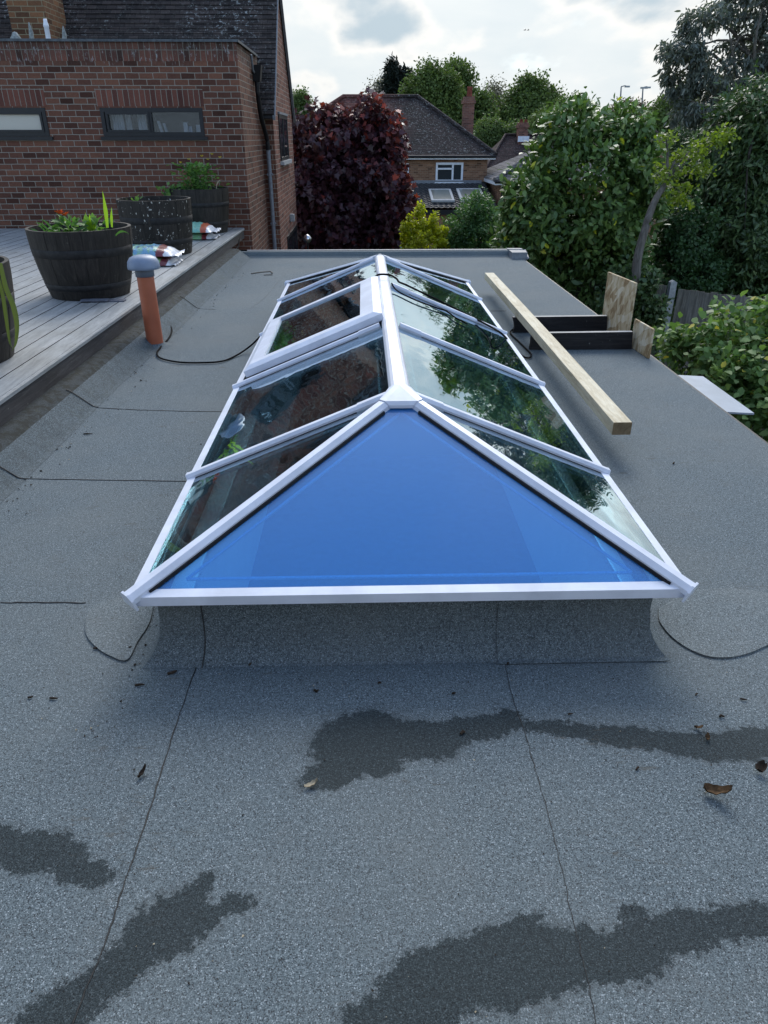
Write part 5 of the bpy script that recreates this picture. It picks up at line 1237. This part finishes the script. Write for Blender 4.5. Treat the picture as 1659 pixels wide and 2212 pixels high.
def fence_section(p0, length, zt, lab, n):
    t = thing('garden_fence', lab, 'fence', (p0[0], p0[1], -3), 'weathered closeboard fence panels'); mb = MB(); w_ = length / n
    for k in range(n):
        a = p0 + fd * (k * w_ + .004); b_ = p0 + fd * ((k + 1) * w_ + .012); z = zt + rng.normal(0, .008)
        A = [(a[0], a[1], -2.95), (b_[0] - fn[0] * .012, b_[1] - fn[1] * .012, -2.95)]
        mb.prism([np.array([a[0], a[1], -2.95]) + fn * .012, np.array([b_[0], b_[1], -2.95]), np.array([b_[0], b_[1], z]), np.array([a[0], a[1], z]) + fn * .012], -fn * .012)
    mb.build('boards', FENCE, t)
    mb = MB(); a, b_ = p0 - fn * .03, p0 + fd * length - fn * .03
    for z in (-2.6, -1.9, zt - .3): mb.prism([(a[0], a[1], z), (b_[0], b_[1], z), (b_[0], b_[1], z + .07), (a[0], a[1], z + .07)], -fn * .04)
    mb.build('rails', FENCE, t); return t
fence_section(fA + fd * .12, 1.83, fA[2] - .06, 'grey closeboard fence panel behind the brambles, next to the concrete post', 17)
fence_section(fA + fd * 2.07, 1.83, fA[2] - .10, 'grey closeboard fence panel at the outer end of the bramble hedge', 17)
fence_section(fA - fd * 1.93, 1.83, fA[2] - .03, 'dim mossy closeboard fence panel on the leaning tree side of the concrete post', 17)
mb = MB(); a = fA; mb.box((a[0] - .05, a[1] - .06, -3), (a[0] + .06, a[1] + .05, a[2] + .04)); mb.prism([(a[0] - .05, a[1] - .06, a[2] + .04), (a[0] + .06, a[1] - .06, a[2] + .04), (a[0] + .005, a[1] - .06, a[2] + .07)], (0, .11, 0)); tag(mb.build('fence_post', CONC), 'pale concrete fence post between weathered fence panels', 'post')

# ================================================================== TREES AND SHRUBS
def bl(u0, v0, u1, v1, y, ry=None):
    c, rx, rz = span(u0, v0, u1, v1, y); return (c[0], c[1], c[2], rx, ry or rx, rz)
yM = 20.
tiptop = lambda z0, z1, amt: (lambda P, r: np.clip(r * (1 - amt) * .75 + amt * np.clip((P[:, 2] - z0) / (z1 - z0), 0, 1) * rng.random(len(P)) ** .6 * 1.1, 0, 1))
c0 = ay(752, 500, yM)
tree('maple_tree', 'dense purple leaved maple with red tips beside the gable', 'tree', (c0[0] - .1, yM + .2, -3.6), (c0[0], yM, 1.6), .16,
     [bl(640, 262, 860, 580, yM, 1.5), bl(620, 280, 760, 600, yM - .3, 1.2), bl(740, 290, 884, 560, yM - .3, 1.2), bl(760, 210, 842, 310, yM, .8), bl(636, 236, 712, 340, yM, .8), bl(690, 238, 790, 340, yM, 1.), bl(640, 400, 880, 680, yM, 1.4), bl(790, 250, 874, 400, yM, .8), bl(800, 400, 892, 520, yM, .8)],
     620, 56, .27, .135, 'palm', L_MAPLE, BARK_D, 16, droop=.75, hollow=.5, up=.45, tiprnd=lambda P, r: np.clip(r * .62 + (rng.random(len(P)) < np.clip((P[:, 2] - .6) * .42 + .25 * (P[:, 0] > c0[0] + 1.0), .04, .85) * (rng.random(len(P)) < .75)) * .4 + .14 * (P[:, 0] > c0[0] + 1.0), 0, 1))
p = [ay(752 + d, v, yM)[[0, 1, 2]] for d, v in ((0, 0),)]
yG = 17.
c0 = ay(912, 520, yG)
tree('golden_shrub', 'bright golden yellow upright shrub between the maple and the green bush', 'shrub', (c0[0], yG, -3.4), (c0[0], yG, -.6), .05,
     [bl(868, 490, 966, 590, yG, .5), bl(900, 440, 916, 510, yG, .14), bl(926, 455, 944, 520, yG, .14), bl(880, 462, 896, 520, yG, .12), bl(915, 470, 930, 530, yG, .15), bl(945, 478, 962, 540, yG, .14), bl(868, 480, 884, 550, yG, .15)], 250, 34, .075, .062, 'oval', L_GOLD, BARK, 14, hollow=.3, droop=.0)
c0 = ay(1035, 500, yG + .5)
tree('soft_green_bush', 'feathery mid green bush beside the golden shrub below the skylights', 'shrub', (c0[0], yG + .5, -3.5), (c0[0], yG + .5, -.4), .08,
     [bl(968, 430, 1105, 590, yG + .5, .9), bl(1000, 417, 1062, 500, yG + .5, .6), bl(1060, 450, 1130, 580, yG + .3, .7), bl(955, 470, 1010, 580, yG + .3, .5)], 420, 60, .15, .075, 'long', L_GREEN, BARK_D, 14, hollow=.35, droop=.35)
yL = 14.
c0 = ay(1250, 450, yL)
tree('laurel_tree', 'large round laurel tree with glossy green leaves and a few yellow ones', 'tree', (c0[0] + .1, yL + .4, -3.1), (c0[0], yL, .6), .10,
     [bl(1110, 265, 1425, 560, yL, 1.3), bl(1180, 226, 1300, 330, yL, .7), bl(1290, 232, 1405, 340, yL + .2, .8), bl(1090, 350, 1230, 560, yL - .3, .9), bl(1230, 420, 1380, 640, yL - .2, 1.0), bl(1075, 430, 1200, 600, yL - .2, .8), bl(1150, 520, 1390, 720, yL, 1.1), bl(1330, 300, 1415, 440, yL, .7)],
     900, 34, .21, .135, 'laurel', L_LAUREL, BARK_D, 20, hollow=.55, droop=.15, up=.8, tiprnd=lambda P, r: np.where(rng.random(len(P)) < .012, 1., r * .86))
for k in range(1): pass
# leaning grey trunk with lime leaved crown behind the laurel
yT = 12.0
tp = [ay(1366, 640, yT), ay(1377, 560, yT), ay(1392, 500, yT), ay(1412, 440, yT + .1), ay(1440, 392, yT + .2)]
lt = thing('leaning_tree', 'leaning grey trunk carrying sparse lime green leaves beside the laurel', 'tree', (tp[0][0] - .1, yT, -3.1))
mb = MB(); pth = smoothpath([(tp[0][0] - .12, yT, -3.1)] + tp, 5); n = len(pth); mb.tube(pth, [.085 - .04 * i / (n - 1) for i in range(n)], 10)
for q, r_ in (((1395, 470), .05), ((1470, 330), .03), ((1500, 320), .025), ((1440, 300), .03), ((1540, 310), .02), ((1428, 350), .03)):
    b_ = tp[4] if q[1] < 400 else tp[2]; e = ay(*q, yT + .3); mb.tube(smoothpath([b_, (b_ + e) / 2 + (0, 0, .08), e], 4), [r_ * (1 - .8 * i / 8) for i in range(9)], 6)
mb.build('trunk', BARK, lt)
foliage('crown', [bl(1420, 345, 1490, 372, yT + .2, .3), bl(1450, 322, 1525, 345, yT + .3, .25), bl(1500, 296, 1570, 328, yT + .3, .2), bl(1425, 290, 1460, 330, yT + .2, .2), bl(1430, 395, 1500, 425, yT + .1, .25), bl(1480, 350, 1550, 380, yT + .2, .25), bl(1410, 370, 1470, 395, yT + .1, .2), bl(1450, 425, 1500, 455, yT + .1, .2), bl(1540, 280, 1585, 300, yT + .3, .15)], 105, 13, .085, .06, 'oval', L_LIME, lt, hollow=.1, droop=.0)
tree('ivy_bush', 'dark bush smothering the fence between the concrete post and the leaning trunk', 'shrub', (ay(1415, 660, 11.9)[0], 12.2, -3.0), (ay(1415, 660, 11.9)[0], 12.2, -1.6), .04, [bl(1372, 600, 1424, 760, 11.95, .3), bl(1340, 600, 1400, 760, 12.2, .4), bl(1290, 560, 1380, 760, 12.4, .5)], 240, 30, .16, .085, 'oval', L_DARK, BARK_D, 8, hollow=.4)
# dark evergreens
yD = 15.5
c0 = ay(1600, 500, yD)
tree('dark_evergreen', 'tall dark glossy evergreen filling the garden behind the fence', 'tree', (c0[0], yD + .5, -3.2), (c0[0], yD, 2.6), .2,
     [bl(1500, 230, 1720, 480, yD, 1.3), bl(1560, 170, 1760, 330, yD, 1.2), bl(1520, 380, 1720, 640, yD - .5, 1.2), bl(1420, 470, 1580, 640, yD, .8), bl(1600, 450, 1800, 650, yD - .5, 1.2), bl(1455, 330, 1560, 480, yD + .3, .7)],
     1100, 40, .25, .135, 'long', L_DARK, BARK_D, 22, hollow=.5, droop=.55, up=.6)
L_MID = leafmat('dim green leaf', [(0.0264, 0.06, 0.0242), (0.042, 0.09, 0.033), (0.06, 0.12, 0.0418)], .2, .5, .3)
tree('small_leaf_bush', 'fine leaved green bush between the leaning trunk and the dark evergreen', 'shrub', (ay(1470, 560, 14.6)[0], 14.6, -3.1), (ay(1470, 500, 14.6)[0], 14.6, -.3), .06,
     [bl(1415, 425, 1545, 560, 14.4, .6), bl(1395, 500, 1500, 640, 14.2, .6), bl(1440, 540, 1560, 650, 14.2, .6)], 420, 26, .14, .075, 'small', L_MID, BARK_D, 12, hollow=.4)
yE = 24.
c0 = ay(1600, 300, yE)
tree('gum_tree', 'tall airy grey-leaved gum tree against the bright sky', 'tree', (c0[0] + .4, yE, -3.8), (c0[0] + .3, yE, 6.2), .22,
     [bl(1428, 80, 1520, 150, yE, .8), bl(1425, 150, 1500, 200, yE, .8), bl(1475, 10, 1580, 90, yE, .9), bl(1550, -40, 1690, 60, yE, 1.2), bl(1440, 130, 1540, 215, yE, .9), bl(1500, 90, 1640, 220, yE, 1.1), bl(1590, 40, 1720, 160, yE, 1.2), bl(1450, 200, 1560, 270, yE, 1.0), bl(1540, 180, 1700, 280, yE, 1.2), bl(1600, -120, 1760, 0, yE, 1.3)],
     310, 60, .24, .16, 'long', L_EUC, BARK, 26, hollow=.25, droop=.9, up=.2)
# brambles
yB_ = 7.4
c0 = ay(1560, 800, yB_)
tree('bramble_hedge', 'sprawling bramble hedge with serrated bright green leaves in front of the fence', 'hedge', (c0[0] + .2, yB_, -3.0), (c0[0] + .1, yB_, -1.2), .04,
     [bl(1480, 690, 1580, 790, 7.4, .5), bl(1540, 660, 1610, 770, 7.6, .45), bl(1590, 700, 1720, 860, 7.2, .7), bl(1500, 770, 1640, 900, 7.0, .6), bl(1600, 820, 1760, 980, 6.6, .7), bl(1640, 640, 1740, 740, 7.6, .5), bl(1425, 720, 1500, 775, 7.6, .35), bl(1455, 800, 1560, 870, 7.3, .5)],
     380, 17, .15, .085, 'oval', L_BRAM, BARK_D, 40, hollow=.35, droop=.25, up=.9, tiprnd=lambda P, r: np.where(rng.random(len(P)) < .02, 1., r * .88))
tree('low_undergrowth', 'dark low shrub at the foot of the brambles below the roof edge', 'shrub', (4.2, 8.6, -3), (4.2, 8.6, -2.2), .04, [(3.6, 8.6, -2.35, 1.3, 1.3, .8), (4.6, 6.6, -2.3, 1.3, 1.6, .8), (3.4, 10.6, -2.3, 1.0, 1.2, .8)], 420, 20, .2, .09, 'oval', L_DARK, BARK_D, 10, hollow=.3)
tree('back_hedge', 'deep dark hedge filling the gap under the maple and laurel beyond the roof end', 'hedge', (2.5, 18.5, -3.5), (2.5, 18.5, -2.5), .05, [(-.2, 19.5, -2.7, 2.0, 1., 1.3), (2.4, 18.8, -2.6, 2.2, 1., 1.2), (5.2, 17, -2.4, 2.2, 1.2, 1.3), (8.2, 16.5, -2.0, 2.5, 1.2, 1.5)], 700, 22, .28, .15, 'oval', L_DARK, BARK_D, 12, hollow=.4)
# far trees behind the houses
def far(lab, boxes, y, lm, clumps, L, cr, shape='oval', name='tree', bark=BARK_D, trunk=True, per=100, hollow=.4, nl=10, grp='trees behind the houses', cat='tree', droop=.2):
    b = [bl(*q, y) for q in boxes]; cx = sum(q[0] for q in b) / len(b); zt = max(q[2] + q[5] * .6 for q in b); g0 = float(gz(cx, y))
    return tree(name, lab, cat, (cx, y, g0 - .3), (cx, y, zt), .012 * y * .35, b, clumps, per, cr, L * .36, shape, lm, bark, nl, grp, hollow=hollow, droop=droop)
far('dark pointed conifer rising behind the red roof ridge', [(842, 132, 852, 175), (834, 150, 862, 215), (824, 180, 872, 300), (874, 138, 884, 180), (868, 155, 894, 225), (862, 185, 900, 300)], 78, L_CON, 230, 1.1, .55, 'long', 'conifer_tree')
far('big domed green tree directly behind the roof peak', [(864, 160, 975, 340), (895, 145, 968, 230), (935, 170, 1006, 330), (862, 195, 925, 330), (950, 200, 1008, 320)], 72, L_FAR, 620, .62, .75, name='broadleaf_tree')
far('slender open crowned tree just left of the tall chimney', [(966, 132, 1020, 180), (972, 165, 1024, 250), (985, 230, 1030, 300)], 80, L_FAR, 150, .70, .8, name='broadleaf_tree', hollow=.3)
far('nearly bare pale tree standing between the two chimneys', [(1040, 178, 1098, 250)], 84, L_TWIG, 170, .55, .9, 'small', 'bare_tree', BARK, nl=60, per=14, hollow=.3)
far('pale half bare tree beside the dark conifer', [(800, 165, 845, 230)], 86, L_TWIG, 110, .55, .9, 'small', 'bare_tree', BARK, nl=36, per=12, hollow=.3)
far('broad dark green tree above the bungalow roof', [(1085, 200, 1200, 300), (1115, 168, 1180, 240), (1165, 190, 1210, 290), (1085, 225, 1130, 310)], 76, L_FAR, 420, .65, .85, name='broadleaf_tree')
far('rounded green tree behind the chimney of the brown house', [(1020, 205, 1062, 320)], 74, L_FAR, 150, .6, .8, name='broadleaf_tree')
far('light green rounded bush behind the squat chimney house', [(1025, 268, 1090, 330), (1070, 278, 1130, 330)], 66, L_FARL, 260, .5, .7, name='far_shrub', cat='shrub')
far('mid green bush peeping over the bungalow roof', [(1135, 250, 1215, 340), (1190, 240, 1240, 330)], 62, L_FARL, 260, .5, .7, name='far_shrub', cat='shrub')
far('pale sapling with open twigs above the laurel shoulder', [(1200, 210, 1262, 300)], 50, L_FAR, 130, .35, .5, name='sapling_tree', hollow=.2)
far('dark round tree below the gum tree', [(1392, 215, 1500, 330), (1430, 200, 1500, 280)], 48, L_FAR, 300, .45, .6, name='broadleaf_tree')
far('reddish low tree beneath the street lamps', [(1300, 228, 1400, 310)], 70, leafmat('rusty leaf', [(.05, .035, .02), (.08, .055, .03), (.10, .08, .04)], .2, .6, .2), 170, .5, .7, name='broadleaf_tree')
far('small bright green tree peeping past the gable', [(636, 200, 662, 270)], 30, L_FARL, 60, .22, .3, name='sapling_tree', hollow=.2)
far('dark treeline clump beyond the street', [(1030, 255, 1240, 330), (1180, 265, 1420, 340)], 110, L_FAR, 380, 1.0, 1.3, name='broadleaf_tree')
far('dark far tree hidden behind the maple top', [(690, 240, 860, 330)], 95, L_FAR, 260, .9, 1.2, name='broadleaf_tree')
far('wide green tree between the laurel and the gum tree trunk', [(1440, 250, 1640, 420)], 34, L_DARK, 420, .3, .45, name='broadleaf_tree')
# two birds far off
bd = MB()
for k, u in enumerate((1134, 1141)):
    p = ay(u, 65, 120.); b_ = MB(); b_.tube([p + (-.2, 0, 0), p, p + (.17, 0, .02)], [.02, .06, .015], 6)
    b_.add([p + (-.07, 0, .02), p + (.08, 0, .02), p + (.0, -.4, .12), p + (0, .4, .12)], [(0, 1, 2), (0, 1, 3)]); 
    tag(b_.build('bird', DARKM), ('dark bird gliding high over the rooftops, leading the pair' if k else 'dark bird gliding high over the rooftops, trailing the pair'), 'bird', 'birds in the sky')
